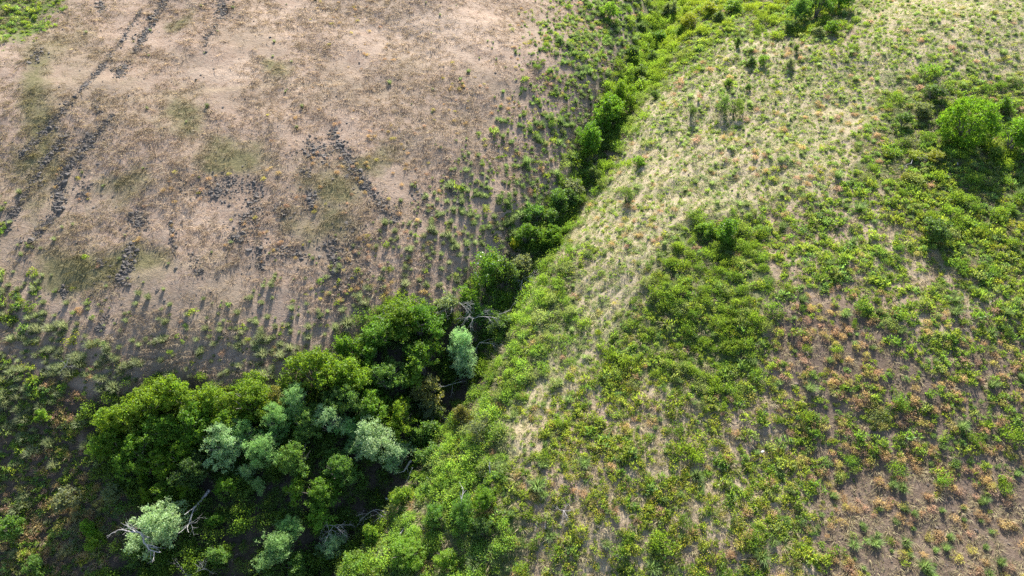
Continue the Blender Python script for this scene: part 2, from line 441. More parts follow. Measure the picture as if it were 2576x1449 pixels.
def ground_mat():
    m, nt, out = new_mat('hillside_soil'); L = nt.links
    tc = N(nt, 'ShaderNodeTexCoord')
    a1 = N(nt, 'ShaderNodeAttribute', attribute_name='cover_a'); a2 = N(nt, 'ShaderNodeAttribute', attribute_name='cover_b')
    s1 = N(nt, 'ShaderNodeSeparateColor'); L.new(a1.outputs['Color'], s1.inputs[0])
    s2 = N(nt, 'ShaderNodeSeparateColor'); L.new(a2.outputs['Color'], s2.inputs[0])
    def noise(scale, detail=6, rough=.6, dist=0):
        n = N(nt, 'ShaderNodeTexNoise', i_Scale=scale, i_Detail=detail, i_Roughness=rough, i_Distortion=dist)
        L.new(tc.outputs['Object'], n.inputs['Vector']); return n.outputs[0]
    def rng_(x, a, b, c=0., d=1.):
        n = N(nt, 'ShaderNodeMapRange', i_1=a, i_2=b, i_3=c, i_4=d); L.new(x, n.inputs[0]); return n.outputs[0]
    big, mid, fine, vf = noise(.12), noise(.7, 7, .65, .6), noise(3.2, 8, .7, .4), noise(11, 6, .7)
    dry = mixc(nt, rng_(mid, .35, .65), (.245, .172, .126), (.305, .224, .168))
    dry = mixc(nt, rng_(fine, .42, .68, 0, .75), dry, (.36, .285, .225))
    dry = mixc(nt, rng_(vf, .56, .70, 0, .4), dry, (.125, .10, .085))
    dry = mixc(nt, rng_(big, .45, .7, 0, .45), dry, (.155, .135, .082))
    straw = mixc(nt, rng_(fine, .35, .65), (.30, .245, .16), (.40, .335, .225))
    straw = mixc(nt, rng_(mid, .5, .68, 0, .5), straw, (.27, .205, .15))
    green = mixc(nt, rng_(fine, .35, .65), (.065, .09, .025), (.14, .17, .055))
    soil = mixc(nt, rng_(fine, .35, .68), (.115, .082, .06), (.195, .148, .112))
    soil = mixc(nt, rng_(vf, .5, .68, 0, .6), soil, (.068, .05, .038))
    bright = mixc(nt, rng_(fine, .35, .65), (.33, .245, .185), (.42, .325, .245))
    olive = mixc(nt, rng_(fine, .35, .65), (.13, .117, .058), (.19, .168, .09))
    def edge(x, k=.9):     # let the fine noise break up where one cover meets another
        n = N(nt, 'ShaderNodeMath', operation='MULTIPLY_ADD'); L.new(mid, n.inputs[0]); n.inputs[1].default_value = k
        sub = N(nt, 'ShaderNodeMath', operation='SUBTRACT'); L.new(x, n.inputs[2]); L.new(n.outputs[0], sub.inputs[0]); sub.inputs[1].default_value = .5 * k
        mr = N(nt, 'ShaderNodeMapRange', i_1=.3, i_2=.75); L.new(sub.outputs[0], mr.inputs[0])
        mul = N(nt, 'ShaderNodeMath', operation='MINIMUM'); L.new(mr.outputs[0], mul.inputs[0])
        m3 = N(nt, 'ShaderNodeMath', operation='MULTIPLY'); L.new(x, m3.inputs[0]); m3.inputs[1].default_value = 3
        L.new(m3.outputs[0], mul.inputs[1]); return mul.outputs[0]
    c = mixc(nt, edge(s2.outputs[0]), dry, bright)
    c = mixc(nt, edge(s2.outputs[1]), c, olive)
    c = mixc(nt, edge(s1.outputs[0]), c, straw)
    c = mixc(nt, edge(s1.outputs[2]), c, soil)
    c = mixc(nt, edge(s1.outputs[1]), c, green)
    c = mixc(nt, s2.outputs[2], c, (.34, .26, .175))
    c = mixc(nt, a2.outputs['Alpha'], c, mixc(nt, rng_(fine, .35, .65), (.030, .026, .020), (.075, .06, .045)))  # near-black litter tone, standing in for the shade under the trees
    pr = N(nt, 'ShaderNodeBsdfPrincipled'); pr.inputs['Roughness'].default_value = .95; pr.inputs['Specular IOR Level'].default_value = .1
    L.new(c, pr.inputs['Base Color'])
    ad = N(nt, 'ShaderNodeMath', operation='MULTIPLY_ADD'); L.new(vf, ad.inputs[0]); ad.inputs[1].default_value = .35; L.new(fine, ad.inputs[2])
    bp = N(nt, 'ShaderNodeBump', i_Strength=.6, i_Distance=.2); L.new(ad.outputs[0], bp.inputs['Height']); L.new(bp.outputs[0], pr.inputs['Normal'])
    L.new(pr.outputs[0], out.inputs[0])
    return m

# ------------------------------------------------------------------ the ground: one sheet, fine where seen, coarse beyond
KOUT = np.cumsum(np.geomspace(GS * 1.5, 420 * .28, 26)); NO = len(KOUT)
gx = np.concatenate([GX0 - KOUT[::-1], GXS, GXS[-1] + KOUT]); gy = np.concatenate([GY0 - KOUT[::-1], GYS, GYS[-1] + KOUT])
XX, YY = np.meshgrid(gx, gy, indexing='ij')
fx, fy = XX.ravel(), YY.ravel()
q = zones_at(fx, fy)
nz = fbm(fx, fy, 3.0, 31, 3)
straw = np.clip(q['pale_grass'] * .95 + q['ledge'] * .3 + .6 * q['right'] * (1 - q['orange']) * sstep(.35, .55, nz), 0, 1)
green = np.clip(q['thicket_mid'] * .8 + q['thicket_right'] * .6 + q['bank'] * .9 + q['top_green'] + q['green_corner'] * .9 + q['right'] * .2 + q['yellow_mat'] + .3 * q['tussock_belt'] * sstep(1350, 1600, q['u']), 0, 1)
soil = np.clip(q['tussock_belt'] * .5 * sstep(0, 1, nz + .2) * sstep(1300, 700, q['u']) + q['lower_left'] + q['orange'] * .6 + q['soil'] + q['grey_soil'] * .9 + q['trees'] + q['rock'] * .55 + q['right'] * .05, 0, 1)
green = green * (1 - q['trees'] * .8) * (1 - q['soil'])
covA = np.stack([straw, green, soil, np.ones_like(soil)], 1)
covB = np.stack([np.clip(q['bright'] * q['bare_hill'] + q['pink'], 0, 1), np.clip(q['olive'] * q['left_hill'] + .35 * q['bare_hill'] * sstep(450, 80, q['u']) + .22 * q['bare_hill'] * sstep(.52, .66, fbm(fx, fy, 8, 77, 3)), 0, 1), np.clip(q['trail'], 0, 1) * .8, np.clip(q['trees'] + .55 * q['lower_left'] + .35 * q['thicket_right'] + .3 * q['bank'], 0, 1)], 1)  # alpha: deep shade painted under trees, fainter elsewhere; lower left also dark soil
ni, nj = len(gx), len(gy)
ZG = {k: a.reshape(ni, nj)[NO:NO + _nx, NO:NO + _ny].astype(np.float32) for k, a in q.items() if k not in 'uvfz'}
ii = np.arange(ni * nj).reshape(ni, nj)
gf = np.stack([ii[:-1, :-1], ii[1:, :-1], ii[1:, 1:], ii[:-1, 1:]], -1).reshape(-1, 4)
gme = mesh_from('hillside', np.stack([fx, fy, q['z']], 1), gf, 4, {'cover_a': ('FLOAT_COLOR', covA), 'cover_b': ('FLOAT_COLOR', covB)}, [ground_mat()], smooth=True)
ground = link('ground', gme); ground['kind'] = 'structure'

# ------------------------------------------------------------------ trees and big shrubs
def dome_lobes(g, k, hr, tight=.30, heads=9):
    L = [(0, 0, hr * .55, .30)]
    for i in range(k):
        a = 2 * np.pi * (i + g.uniform(-.35, .35)) / k * (1 if i < k * .6 else 1.7)
        rr = tight * g.uniform(.65, 1.1) if i < k * .6 else tight * g.uniform(.1, .6)
        zz = hr * (g.uniform(.28, .5) if i < k * .6 else g.uniform(.5, .76))
        L.append((rr * np.cos(a), rr * np.sin(a), zz, g.uniform(.14, .22)))
    if not heads: return L
    sq = g.uniform(.78, 1.0)                              # seldom round in plan
    out = []
    for (x, y, z, r) in L:                                # each bough ends in a cluster of leafy heads
        out.append((x, y * sq, z - r * .15, r * .62))
        for _ in range(heads):
            d = rnd_dirs(1, g, .55)[0]
            k = r * g.uniform(.75, 1.12)
            out.append((x + d[0] * k, (y + d[1] * k) * sq, max(.06, z + d[2] * k * .95), g.uniform(.045, .085)))
    return out

def trunk_mesh(name, g, hr, stems, r, spread=.22):
    paths = []
    for i in range(stems):
        a = g.uniform(0, 6.28); s = g.uniform(.3, 1) * spread
        P = np.array([(s * .15 * np.cos(a), s * .15 * np.sin(a), -.06), (s * .4 * np.cos(a), s * .4 * np.sin(a), hr * .2),
                      (s * .8 * np.cos(a + .2), s * .8 * np.sin(a + .2), hr * .42), (s * 1.2 * np.cos(a - .1), s * 1.2 * np.sin(a - .1), hr * .66)])
        paths.append((P, np.array([1.2, 1, .7, .25]) * r * g.uniform(.7, 1.1)))
        for _ in range(2):
            b = a + g.uniform(-1, 1); j = P[g.integers(1, 3)]
            Q = np.array([j, j + np.array([.1 * np.cos(b), .1 * np.sin(b), hr * .12]), j + np.array([.2 * np.cos(b), .2 * np.sin(b), hr * .26])])
            paths.append((Q, np.array([.55, .4, .15]) * r))
    v, f = tube_arrays(paths)
    return mesh_from(name, v, f, 4, mats=[M_BARK], smooth=True)

def crown_mesh(name, g, lobes, n, L, W, mat, flowers=0, **kw):
    v, f, r = crown_arrays(g, lobes, n, L, W, **kw)
    mi = np.zeros(len(f), int); mats = [mat]
    if flowers:
        lob = np.asarray(lobes); k = g.integers(0, len(lob), flowers); d = rnd_dirs(flowers, g, 1.0)
        c = lob[k, :3] + d * lob[k, 3:4] * 1.02
        fv, ff, fr = leaf_quads(c, rnd_dirs(flowers, g), d, .035, .03, g.random(flowers))
        mi = np.concatenate([mi, np.ones(len(ff), int)]); f = np.concatenate([f, ff + len(v)]); v = np.concatenate([v, fv]); r = np.concatenate([r, fr])
        mats = [mat, M_BLOSSOM]
    return mesh_from(name, v, f, 4, {'leaf_rand': ('FLOAT', r)}, mats, mi)

G = np.random.default_rng(5)
KINDS = {}
def add_kind(k, nvar, hr, lobes, n, L, W, mat, stems, tr, **kw):
    KINDS[k] = [(crown_mesh(k + '_crown', G, dome_lobes(G, lobes, hr, kw.get('tight', .30), kw.get('heads', 9)), n, L, W, mat, **{a: b for a, b in kw.items() if a not in ('tight', 'heads')}),
                 trunk_mesh(k + '_trunk', G, hr, stems, tr)) for _ in range(nvar)]
    for c in KINDS[k]: c[0]['hr'] = hr
add_kind('hawthorn', 6, .85, 12, 9500, .030, .020, M_LEAF, 4, .022, up=.5, clump=.020, tight=.36)
add_kind('willow', 5, .95, 11, 9000, .038, .013, M_SILVER, 3, .026, up=.3, clump=.022, spiky=.35, tight=.34)
add_kind('shrub', 7, .80, 8, 3200, .050, .034, M_LEAF, 5, .02, up=.5, clump=.035, tight=.34, heads=6)
add_kind('round_bush', 2, .85, 20, 15000, .026, .014, M_LEAF, 6, .02, up=.3, clump=.020, spiky=.8, tight=.27, heads=7)
def compact_lobes(g, hr):
    out = [(0, 0, hr * .36, .35), (0, 0, hr * .48, .30)]
    for i in range(130):
        d = rnd_dirs(1, g, .05)[0]
        out.append((d[0] * .40, d[1] * .38, max(.06, hr * .40 + d[2] * hr * .46), g.uniform(.06, .10)))
    return out
KINDS['round_bush'] = [(crown_mesh('round_bush_crown', G, compact_lobes(G, .85), 17000, .028, .016, M_LEAF, up=.3, clump=.018, spiky=.7), KINDS['round_bush'][0][1])]
KINDS['round_bush'][0][0]['hr'] = .85
add_kind('loose_shrub', 4, .9, 7, 1300, .06, .024, M_LEAF, 6, .014, up=.2, clump=.06, spiky=.7, heads=4)
add_kind('blossom_bush', 1, .85, 11, 4600, .036, .022, M_LEAF, 5, .02, up=.5, clump=.035, flowers=60)

TINT = {
    'haw': (.108, .188, .016), 'haw2': (.085, .170, .018), 'wil': (.235, .345, .165), 'wil2': (.155, .265, .09), 'grn': (.085, .165, .035),
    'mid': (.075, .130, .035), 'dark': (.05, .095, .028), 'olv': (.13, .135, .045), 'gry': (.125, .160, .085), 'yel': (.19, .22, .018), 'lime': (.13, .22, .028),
}
NAME = {'hawthorn': ('hawthorn_tree', 'tree'), 'willow': ('willow_tree', 'tree'), 'shrub': ('green_shrub', 'shrub'), 'round_bush': ('round_bush', 'bush'),
        'loose_shrub': ('twiggy_shrub', 'shrub'), 'blossom_bush': ('blossoming_bush', 'bush')}
TREES = [  # kind, tint, u, v (crown centre in the photograph), crown width, height ratio, label
    ('hawthorn', 'lime', 1536, 26, 46, .9, 'lone bright green tree throwing a long shadow on the upper gully slope'),
    ('hawthorn', 'haw', 1556, 236, 78, .9, 'highest yellow green tree of the clump halfway up the gully'),
    ('hawthorn', 'haw2', 1528, 274, 86, .95, 'tall dense tree in the middle of the clump halfway up the gully'),
    ('hawthorn', 'haw2', 1508, 318, 62, .8, 'small bright tree between the taller trees of the mid gully clump'),
    ('hawthorn', 'haw2', 1491, 345, 82, .9, 'lowest broad tree of the clump halfway up the gully'),
    ('shrub', 'haw', 1474, 392, 42, 1.0, 'small yellow topped shrub just below the mid gully tree clump'),
    ('shrub', 'mid', 1494, 440, 50, .9, 'dark green shrub on the gully edge below the yellow topped shrub'),
    ('shrub', 'gry', 1440, 466, 62, .7, 'grey green shrub spreading on the gully bank beside the dark shrub'),
    ('shrub', 'grn', 1410, 500, 70, .8, 'wide green shrub above the narrow dark slot of the gully'),
    ('shrub', 'mid', 1440, 497, 55, .8, 'dull green shrub hanging over the narrow dark slot of the gully'),
    ('shrub', 'grn', 1348, 532, 62, .8, 'green shrub on the far gully bank above the fork of bright bushes'),
    ('shrub', 'grn', 1390, 545, 64, .8, 'green shrub filling the gully just above the pair of bright bushes'),
    ('hawthorn', 'haw2', 1326, 590, 76, .8, 'bright bush, the further into the bare hill of a pair across the gully'),
    ('hawthorn', 'haw2', 1384, 588, 72, .8, 'bright bush of a pair across the gully, beside the grassy ledge'),
    ('shrub', 'yel', 1290, 614, 28, 1.0, 'little yellow tinged shrub tucked beside the bright pair of bushes'),
    ('blossom_bush', 'haw2', 1220, 672, 96, .85, 'rounded bright bush dotted with cream blossom beside the gully'),
    ('shrub', 'gry', 1318, 672, 82, .8, 'grey green bush beside the cream blossoming bush'),
    ('shrub', 'mid', 1270, 690, 70, .9, 'shady green shrub squeezed between the blossoming and grey green bushes'),
    ('shrub', 'haw2', 1172, 752, 62, .9, 'bright green shrub above the bundle of dead grey branches'),
    ('shrub', 'gry', 1130, 770, 64, .8, 'grey green shrub on the bank beside the dead grey branches'),
    ('shrub', 'grn', 1204, 800, 72, .9, 'green shrub growing up through drooping dead branches'),
    ('shrub', 'mid', 1262, 815, 64, .8, 'dull green shrub on the near bank beside the drooping dead branches'),
    ('hawthorn', 'haw', 1000, 795, 110, .66, 'upper half of the broad domed tree heap above the draw'),
    ('hawthorn', 'haw2', 1052, 806, 112, .68, 'broad domed bright tree overlooking the dark shaded hollow'),
    ('hawthorn', 'haw2', 962, 838, 100, .66, 'spreading tree joining the broad dome above the draw'),
    ('shrub', 'haw2', 876, 868, 66, .85, 'rounded shrub standing apart at the upper edge of the tree belt'),
    ('shrub', 'haw2', 932, 888, 62, .85, 'rounded shrub just under the broad domed tree'),
    ('hawthorn', 'haw2', 1062, 905, 104, .85, 'leafy tree between the shaded hollow and the tall silvery willow'),
    ('willow', 'wil', 1166, 862, 66, 1.35, 'tall silvery willow standing upright beside the gully'),
    ('willow', 'wil', 1176, 908, 74, .9, 'lower silvery willow leaning against the tall silvery one'),
    ('hawthorn', 'grn', 970, 948, 92, .8, 'green tree with pale sprays in the heart of the belt'),
    ('hawthorn', 'haw', 868, 930, 100, .8, 'bright tree on the upper rim of the belt beside the rounded shrub'),
    ('hawthorn', 'haw', 785, 930, 118, .85, 'tall bright tree on the upper rim, above the silvery green crown'),
    ('shrub', 'olv', 1076, 978, 74, .8, 'brownish olive shrub at the edge of the dark hollow'),
    ('shrub', 'gry', 1082, 1022, 58, .8, 'pale green shrub under the brownish olive one'),
    ('hawthorn', 'haw', 1008, 1044, 82, .95, 'upright rounded bright bush above the big silvery willow'),
    ('hawthorn', 'haw2', 928, 1028, 92, .85, 'leafy green tree beside the upright rounded bright bush'),
    ('hawthorn', 'grn', 868, 1000, 90, .85, 'shaded green tree behind the leafy middle of the belt'),
    ('shrub', 'grn', 1074, 1082, 72, .85, 'rounded green shrub on the gully edge by the big silvery willow'),
    ('shrub', 'olv', 1160, 1046, 50, 1.0, 'dark olive shrub alone on the near gully bank'),
    ('loose_shrub', 'gry', 1200, 1066, 72, .7, 'thin greyish twiggy shrub next to the dark olive shrub'),
    ('willow', 'wil', 942, 1098, 112, .85, 'big silvery willow crown hanging over the deep shade'),
    ('willow', 'wil', 1004, 1140, 84, .75, 'silvery willow bough reaching out to the broken white log'),
    ('willow', 'wil2', 905, 1130, 70, .8, 'grey green willow crown under the big silvery one'),
    ('shrub', 'grn', 1082, 1138, 70, .7, 'low green shrub between the gully and the broken white log'),
    ('shrub', 'lime', 1064, 1200, 46, .8, 'small lime shrub below the broken white log'),
    ('shrub', 'lime', 1010, 1252, 84, .9, 'lime green bush on the near bank below the broken white log'),
    ('hawthorn', 'haw2', 1222, 1255, 88, .95, 'large bright bush, upper of the group by the white snag'),
    ('hawthorn', 'grn', 1170, 1280, 92, .9, 'shaded green bush behind the white snag'),
    ('shrub', 'mid', 1214, 1330, 80, .8, 'dark green bush at the foot of the group by the white snag'),
    ('shrub', 'grn', 1100, 1292, 76, .8, 'green bush between the lime bush and the white snag'),
    ('hawthorn', 'lime', 1020, 1390, 122, .6, 'wide low lime bush at the bottom of the near bank'),
    ('shrub', 'lime', 938, 1338, 66, .9, 'upright lime bush beside the pale dead shrub'),
    ('shrub', 'lime', 1120, 1400, 88, .7, 'low bright shrub beside the wide lime bush'),
    ('shrub', 'lime', 900, 1425, 110, .6, 'low spreading bright shrub at the mouth of the draw'),
    ('hawthorn', 'haw', 432, 982, 104, .9, 'yellow green tree, the highest crown at the upper end of the wide belt'),
    ('hawthorn', 'haw', 372, 1018, 100, .85, 'yellow green tree stepping down from the highest crown of the wide belt'),
    ('hawthorn', 'haw', 306, 1062, 112, .85, 'outermost yellow green tree of the wide belt, against the orange tufts'),
    ('hawthorn', 'haw2', 400, 1076, 100, .8, 'darker tree in the second row of the wide belt'),
    ('hawthorn', 'haw2', 280, 1120, 90, .9, 'lower outermost tree of the wide belt, half in shade'),
    ('hawthorn', 'haw2', 345, 1130, 92, .9, 'shaded tree beneath the outermost trees of the wide belt'),
    ('hawthorn', 'haw', 548, 1005, 96, .85, 'yellow green tree on the upper rim beside the notch in the belt'),
    ('hawthorn', 'haw', 630, 1002, 104, .85, 'broad yellow green tree on the upper rim of the belt'),
    ('shrub', 'olv', 694, 1010, 56, .9, 'olive tinged shrub closing the upper rim of the belt'),
    ('hawthorn', 'haw2', 480, 1060, 96, .85, 'green tree in the middle row of the belt under the notch'),
    ('hawthorn', 'haw2', 570, 1070, 92, .85, 'green tree in the middle row above the silvery green crowns'),
    ('willow', 'wil2', 745, 1006, 78, 1.1, 'silvery green willow rising at the upper rim of the belt'),
    ('willow', 'wil2', 690, 1056, 78, 1.1, 'silvery green willow one row down from the upper rim'),
    ('willow', 'wil', 552, 1112, 104, .85, 'feathery silvery willow in the centre of the wide belt'),
    ('willow', 'wil2', 612, 1092, 74, .9, 'grey green willow shoulder behind the feathery silvery willow'),
    ('willow', 'wil2', 668, 1122, 90, .9, 'grey green willow beside the feathery silvery willow'),
    ('willow', 'wil', 826, 1060, 78, .85, 'silvery willow above the row of shaded green trees'),
    ('willow', 'wil2', 880, 1082, 60, .9, 'small silvery willow joined to the big silvery crown'),
    ('hawthorn', 'grn', 770, 1060, 80, .9, 'dark green tree between two silvery willows'),
    ('hawthorn', 'haw', 398, 1160, 74, .9, 'yellow green sunlit spray low in the wide belt'),
    ('hawthorn', 'haw', 456, 1140, 72, .9, 'yellow green sunlit crown low in the wide belt'),
    ('shrub', 'haw', 365, 1182, 50, .9, 'small yellow green shrub at the shady foot of the belt'),
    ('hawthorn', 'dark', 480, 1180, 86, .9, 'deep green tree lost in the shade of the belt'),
    ('hawthorn', 'grn', 745, 1150, 84, .9, 'shaded green tree below the grey green willow'),
    ('hawthorn', 'haw2', 802, 1236, 84, .85, 'sunlit green bush above the black shade of the draw'),
    ('hawthorn', 'grn', 852, 1180, 82, .9, 'green tree just under the big silvery willow'),
    ('shrub', 'haw2', 748, 1232, 60, .9, 'green shrub beside the sunlit bush above the black shade'),
    ('willow', 'wil', 618, 1184, 40, .9, 'tiny silvery willow spray catching the sun in the shade'),
    ('willow', 'wil2', 646, 1222, 44, .8, 'little silvery willow over the deepest shade'),
    ('shrub', 'haw2', 566, 1226, 52, .9, 'green shrub above the end of the grey fallen trunk'),
    ('shrub', 'haw', 468, 1228, 44, 1.0, 'slim yellow green shrub beyond the grey fallen trunk'),
    ('shrub', 'haw2', 405, 1232, 52, .9, 'green shrub in the shade above the willow with bare limbs'),
    ('shrub', 'haw', 370, 1240, 40, .9, 'small green shrub on the shady edge of the belt'),
    ('willow', 'wil', 392, 1318, 116, .9, 'round pale willow with bare bleached limbs sticking out'),
    ('shrub', 'grn', 345, 1392, 56, .8, 'low shrub under the bare bleached limbs'),
    ('shrub', 'haw2', 226, 1326, 46, 1.0, 'upright green shrub among the orange tufts'),
    ('shrub', 'lime', 240, 1368, 50, .9, 'lime green shrub in front of the upright green one'),
    ('shrub', 'gry', 164, 1252, 58, .8, 'grey green shrub on the dark tufted slope'),
    ('shrub', 'grn', 92, 1418, 56, .8, 'round green shrub low on the dark tufted slope'),
    ('shrub', 'grn', 18, 1320, 62, .8, 'bushy green shrub at the dark tufted edge'),
    ('shrub', 'gry', 275, 1240, 54, .8, 'greyish shrub between the tufted slope and the tree shade'),
    ('shrub', 'lime', 106, 1040, 36, .8, 'bright little shrub on the tufted slope outside the belt'),
    ('willow', 'wil2', 690, 1372, 104, .85, 'broad grey green willow at the foot of the black shade'),
    ('willow', 'wil2', 724, 1328, 58, 1.0, 'upright grey green willow above the broad one'),
    ('shrub', 'lime', 806, 1300, 62, .9, 'lime shrub between black shade and dead pale shrub'),
    ('willow', 'wil', 832, 1368, 66, .7, 'low silvery willow beside the dead pale shrub'),
    ('shrub', 'grn', 548, 1392, 54, .8, 'low shrub deep in the shaded draw'),
    ('shrub', 'haw2', 540, 1306, 40, .8, 'little green shrub under the grey fallen trunk'),
    ('shrub', 'grn', 745, 1415, 66, .7, 'green shrub below the broad grey green willow'),
    ('round_bush', 'haw2', 2444, 300, 150, .84, 'great round bush casting a deep shadow on the far grassy slope'),
    ('shrub', 'haw2', 2556, 345, 96, .95, 'tall bush beside the great round bush, cut by its shadow'),
    ('shrub', 'haw2', 2530, 265, 60, .8, 'smaller bush behind the great round bush'),
    ('shrub', 'mid', 2350, 232, 76, .6, 'low green bush just behind the great round bush'),
    ('shrub', 'gry', 2318, 272, 70, .7, 'greyish thicket bush beside the great round bush'),
    ('shrub', 'mid', 2276, 302, 64, .8, 'dull green bush at the end of the thicket by the great round bush'),
    ('loose_shrub', 'gry', 2290, 350, 66, .6, 'pale leafy shrub over the yellow green mat'),
    ('shrub', 'yel', 2362, 392, 70, .45, 'yellow green mat shrub at the edge of the deep shadow'),
    ('shrub', 'yel', 2300, 388, 66, .4, 'yellow green mat shrub on the pale slope side'),
    ('shrub', 'yel', 2238, 384, 54, .4, 'outlying yellow green mat shrub on the pale slope'),
    ('shrub', 'yel', 2290, 440, 80, .35, 'lower yellow green mat shrub below the fallen grey branch'),
    ('shrub', 'mid', 2352, 574, 104, .75, 'large dark bush ringed by yellow flowers below the deep shadow'),
    ('shrub', 'haw2', 1836, 580, 86, .7, 'bright bush crowning the mid slope thicket'),
    ('shrub', 'lime', 1780, 572, 60, .6, 'lime bush on the upper edge of the mid slope thicket'),
    ('loose_shrub', 'mid', 1577, 486, 48, .9, 'dark green upright shrub alone on the grassy ledge'),
    ('shrub', 'lime', 1606, 404, 38, .7, 'small light shrub on the grassy ledge above the dark upright one'),
    ('loose_shrub', 'mid', 1740, 272, 36, 1.1, 'single upright dark shrub on the pale grass slope'),
    ('loose_shrub', 'mid', 1820, 255, 44, 1.1, 'tall leafy shrub of a pair on the pale grass slope'),
    ('loose_shrub', 'mid', 1852, 264, 50, .9, 'bushier shrub of a pair on the pale grass slope'),
    ('shrub', 'lime', 1836, 206, 36, .8, 'small lime shrub above the leafy pair on the pale slope'),
    ('shrub', 'mid', 1882, 218, 22, 1.2, 'tiny dark shrub beside the small lime shrub'),
    ('shrub', 'mid', 1892, 155, 46, .8, 'green shrub in the row under the top bushes'),
    ('shrub', 'lime', 1924, 150, 48, .7, 'lime shrub in the row under the top bushes'),
    ('shrub', 'gry', 1990, 158, 42, .7, 'grey shadowed shrub at the end of the row under the top bushes'),
    ('shrub', 'mid', 2006, 120, 24, 1.1, 'tiny dark shrub under the top bushes'),
    ('shrub', 'mid', 1858, 104, 26, 1.3, 'slim dark shrub on the pale ribbon of grass'),
    ('hawthorn', 'grn', 2010, 20, 92, .9, 'bright leafy tree at the top of the slope'),
    ('hawthorn', 'grn', 2062, 6, 90, .95, 'dark centred tree at the top of the slope'),
    ('hawthorn', 'haw2', 2120, -12, 90, .9, 'tree at the very top of the slope, cut by the edge'),
    ('shrub', 'mid', 1985, 62, 50, .8, 'shrub at the foot of the top trees'),
    ('shrub', 'haw2', 2098, 64, 54, .85, 'round shrub standing before the top trees'),
    ('shrub', 'gry', 2060, 78, 44, .7, 'greyish shrub beside the round one before the top trees'),
    ('hawthorn', 'lime', 1712, 78, 66, .7, 'yellowish bush low in the head of the gully'),
    ('hawthorn', 'yel', 1738, 52, 70, .7, 'yellowest bush in the head of the gully'),
    ('shrub', 'gry', 1690, 20, 60, .9, 'grey green bush at the very head of the gully'),
    ('shrub', 'grn', 1660, 90, 54, .8, 'green shrub on the gully floor near its head'),
    ('shrub', 'yel', 1782, 22, 70, .6, 'bright yellowish shrub at the head of the slope'),
    ('shrub', 'mid', 1808, 42, 44, .7, 'dark shrub under the yellowish shrubs at the head of the slope'),
    ('shrub', 'lime', 1850, 14, 74, .6, 'lime shrub at the top edge of the grassy slope'),
    ('shrub', 'mid', 1646, 142, 50, .7, 'dark shrub in the gully below its head'),
    ('shrub', 'mid', 1608, 178, 56, .7, 'dark shrub choking the gully above the mid clump'),
    ('shrub', 'gry', 1612, 205, 46, .7, 'grey green shrub in the gully above the mid clump'),
    ('shrub', 'mid', 1590, 130, 42, .7, 'dull shrub on the tufted bank above the mid clump'),
    ('shrub', 'mid', 1650, 236, 34, .8, 'small shrub on the ledge beside the top of the mid clump'),
]

def stand(u, v, w_px, hr):
    lift = np.zeros(len(u))
    for _ in range(3):
        p, t = ground_at(u, v, lift)
        w = w_px * (p[:, 1] * CP - (p[:, 2] + lift - CAM_Z) * SP) / FPX; lift = .5 * hr * w
    return p, w

def place_plant(kind, tint, u, v, w_px, hr, label, p, w):
    cm, tm = random.choice(KINDS[kind])
    nm, cat = NAME[kind]
    e = bpy.data.objects.new(nm, None); COL.objects.link(e)
    e.empty_display_size = .3
    e.location = (p[0], p[1], p[2] - .05); e.rotation_euler = (0, 0, random.uniform(0, 6.28))
    sx = w * random.uniform(.96, 1.05); e.scale = (sx, w * random.uniform(.96, 1.05), w * hr / cm['hr'])
    c = link('crown', cm, e); k = [random.uniform(.88, 1.12) for _ in range(3)]
    b = random.uniform(.9, 1.1)
    c['tint'] = [TINT[tint][i] * (.5 + .5 * k[i]) * b * 1.3 for i in range(3)]
    link('trunk', tm, e)
    tag(e, label, cat)
    return e, p, w

CROWN_UP = 1.32
CROWNS = []
PLANT = {}
_cols = [np.array(c, float) for c in list(zip(*TREES))[2:6]]
_cu, _cv = _cols[0], _cols[1]
_cols[2] = _cols[2] * np.where((_cu > 880) & (_cv > 1180), .92, np.where((_cu > 1600) & (_cv < 250), .85, np.where(_cu > 2430, 1.0, np.where(_cu > 2150, .84, np.where((_cu > 1280) & (_cv > 380), 1.08, np.where(_cu > 1480, 1.2, CROWN_UP))))))
for row, p, w in zip(TREES, *stand(*_cols)):
    e, p, w = place_plant(*row, p, w)
    CROWNS.append((row[2], row[3], row[4] * .55, row[4] * row[5] * .45)); PLANT[row[6]] = (e, p, w)
CROWNS = np.array(CROWNS)

# ------------------------------------------------------------------ dead wood
def dead(name, label, cat, u, v, seed, specs, lift=.05, length_px=60):
    """specs: main limbs (azimuth from the view direction, rise, length share, radius, depth, kids, gravity)"""
    g = np.random.default_rng(seed)
    p, t = ground_at(u, v, lift); p = p[0]
    depth = p[1] * CP - (p[2] - CAM_Z) * SP
    w = length_px * depth / FPX
    paths = []
    for az, rise, ls, r, dep, kids, grav in specs:
        a = R(az); d = (math.sin(a), math.cos(a), rise)
        branch_paths(g, (0, 0, 0), d, w * ls, r * (.42 if dep > 1 else .7), dep, kids + 1, .35, paths, grav)
    e = bpy.data.objects.new(name, None); COL.objects.link(e)
    e.location = (p[0], p[1], p[2] + lift); e.empty_display_size = .3
    v_, f_ = tube_arrays(paths[:1], 7)
    link('stem', mesh_from('stem', v_, f_, 4, mats=[M_DEAD], smooth=True), e)
    if len(paths) > 1:
        v_, f_ = tube_arrays(paths[1:], 4)
        link('twigs', mesh_from('twigs', v_, f_, 4, mats=[M_DEAD], smooth=True), e)['kind'] = 'stuff'
    return tag(e, label, cat)

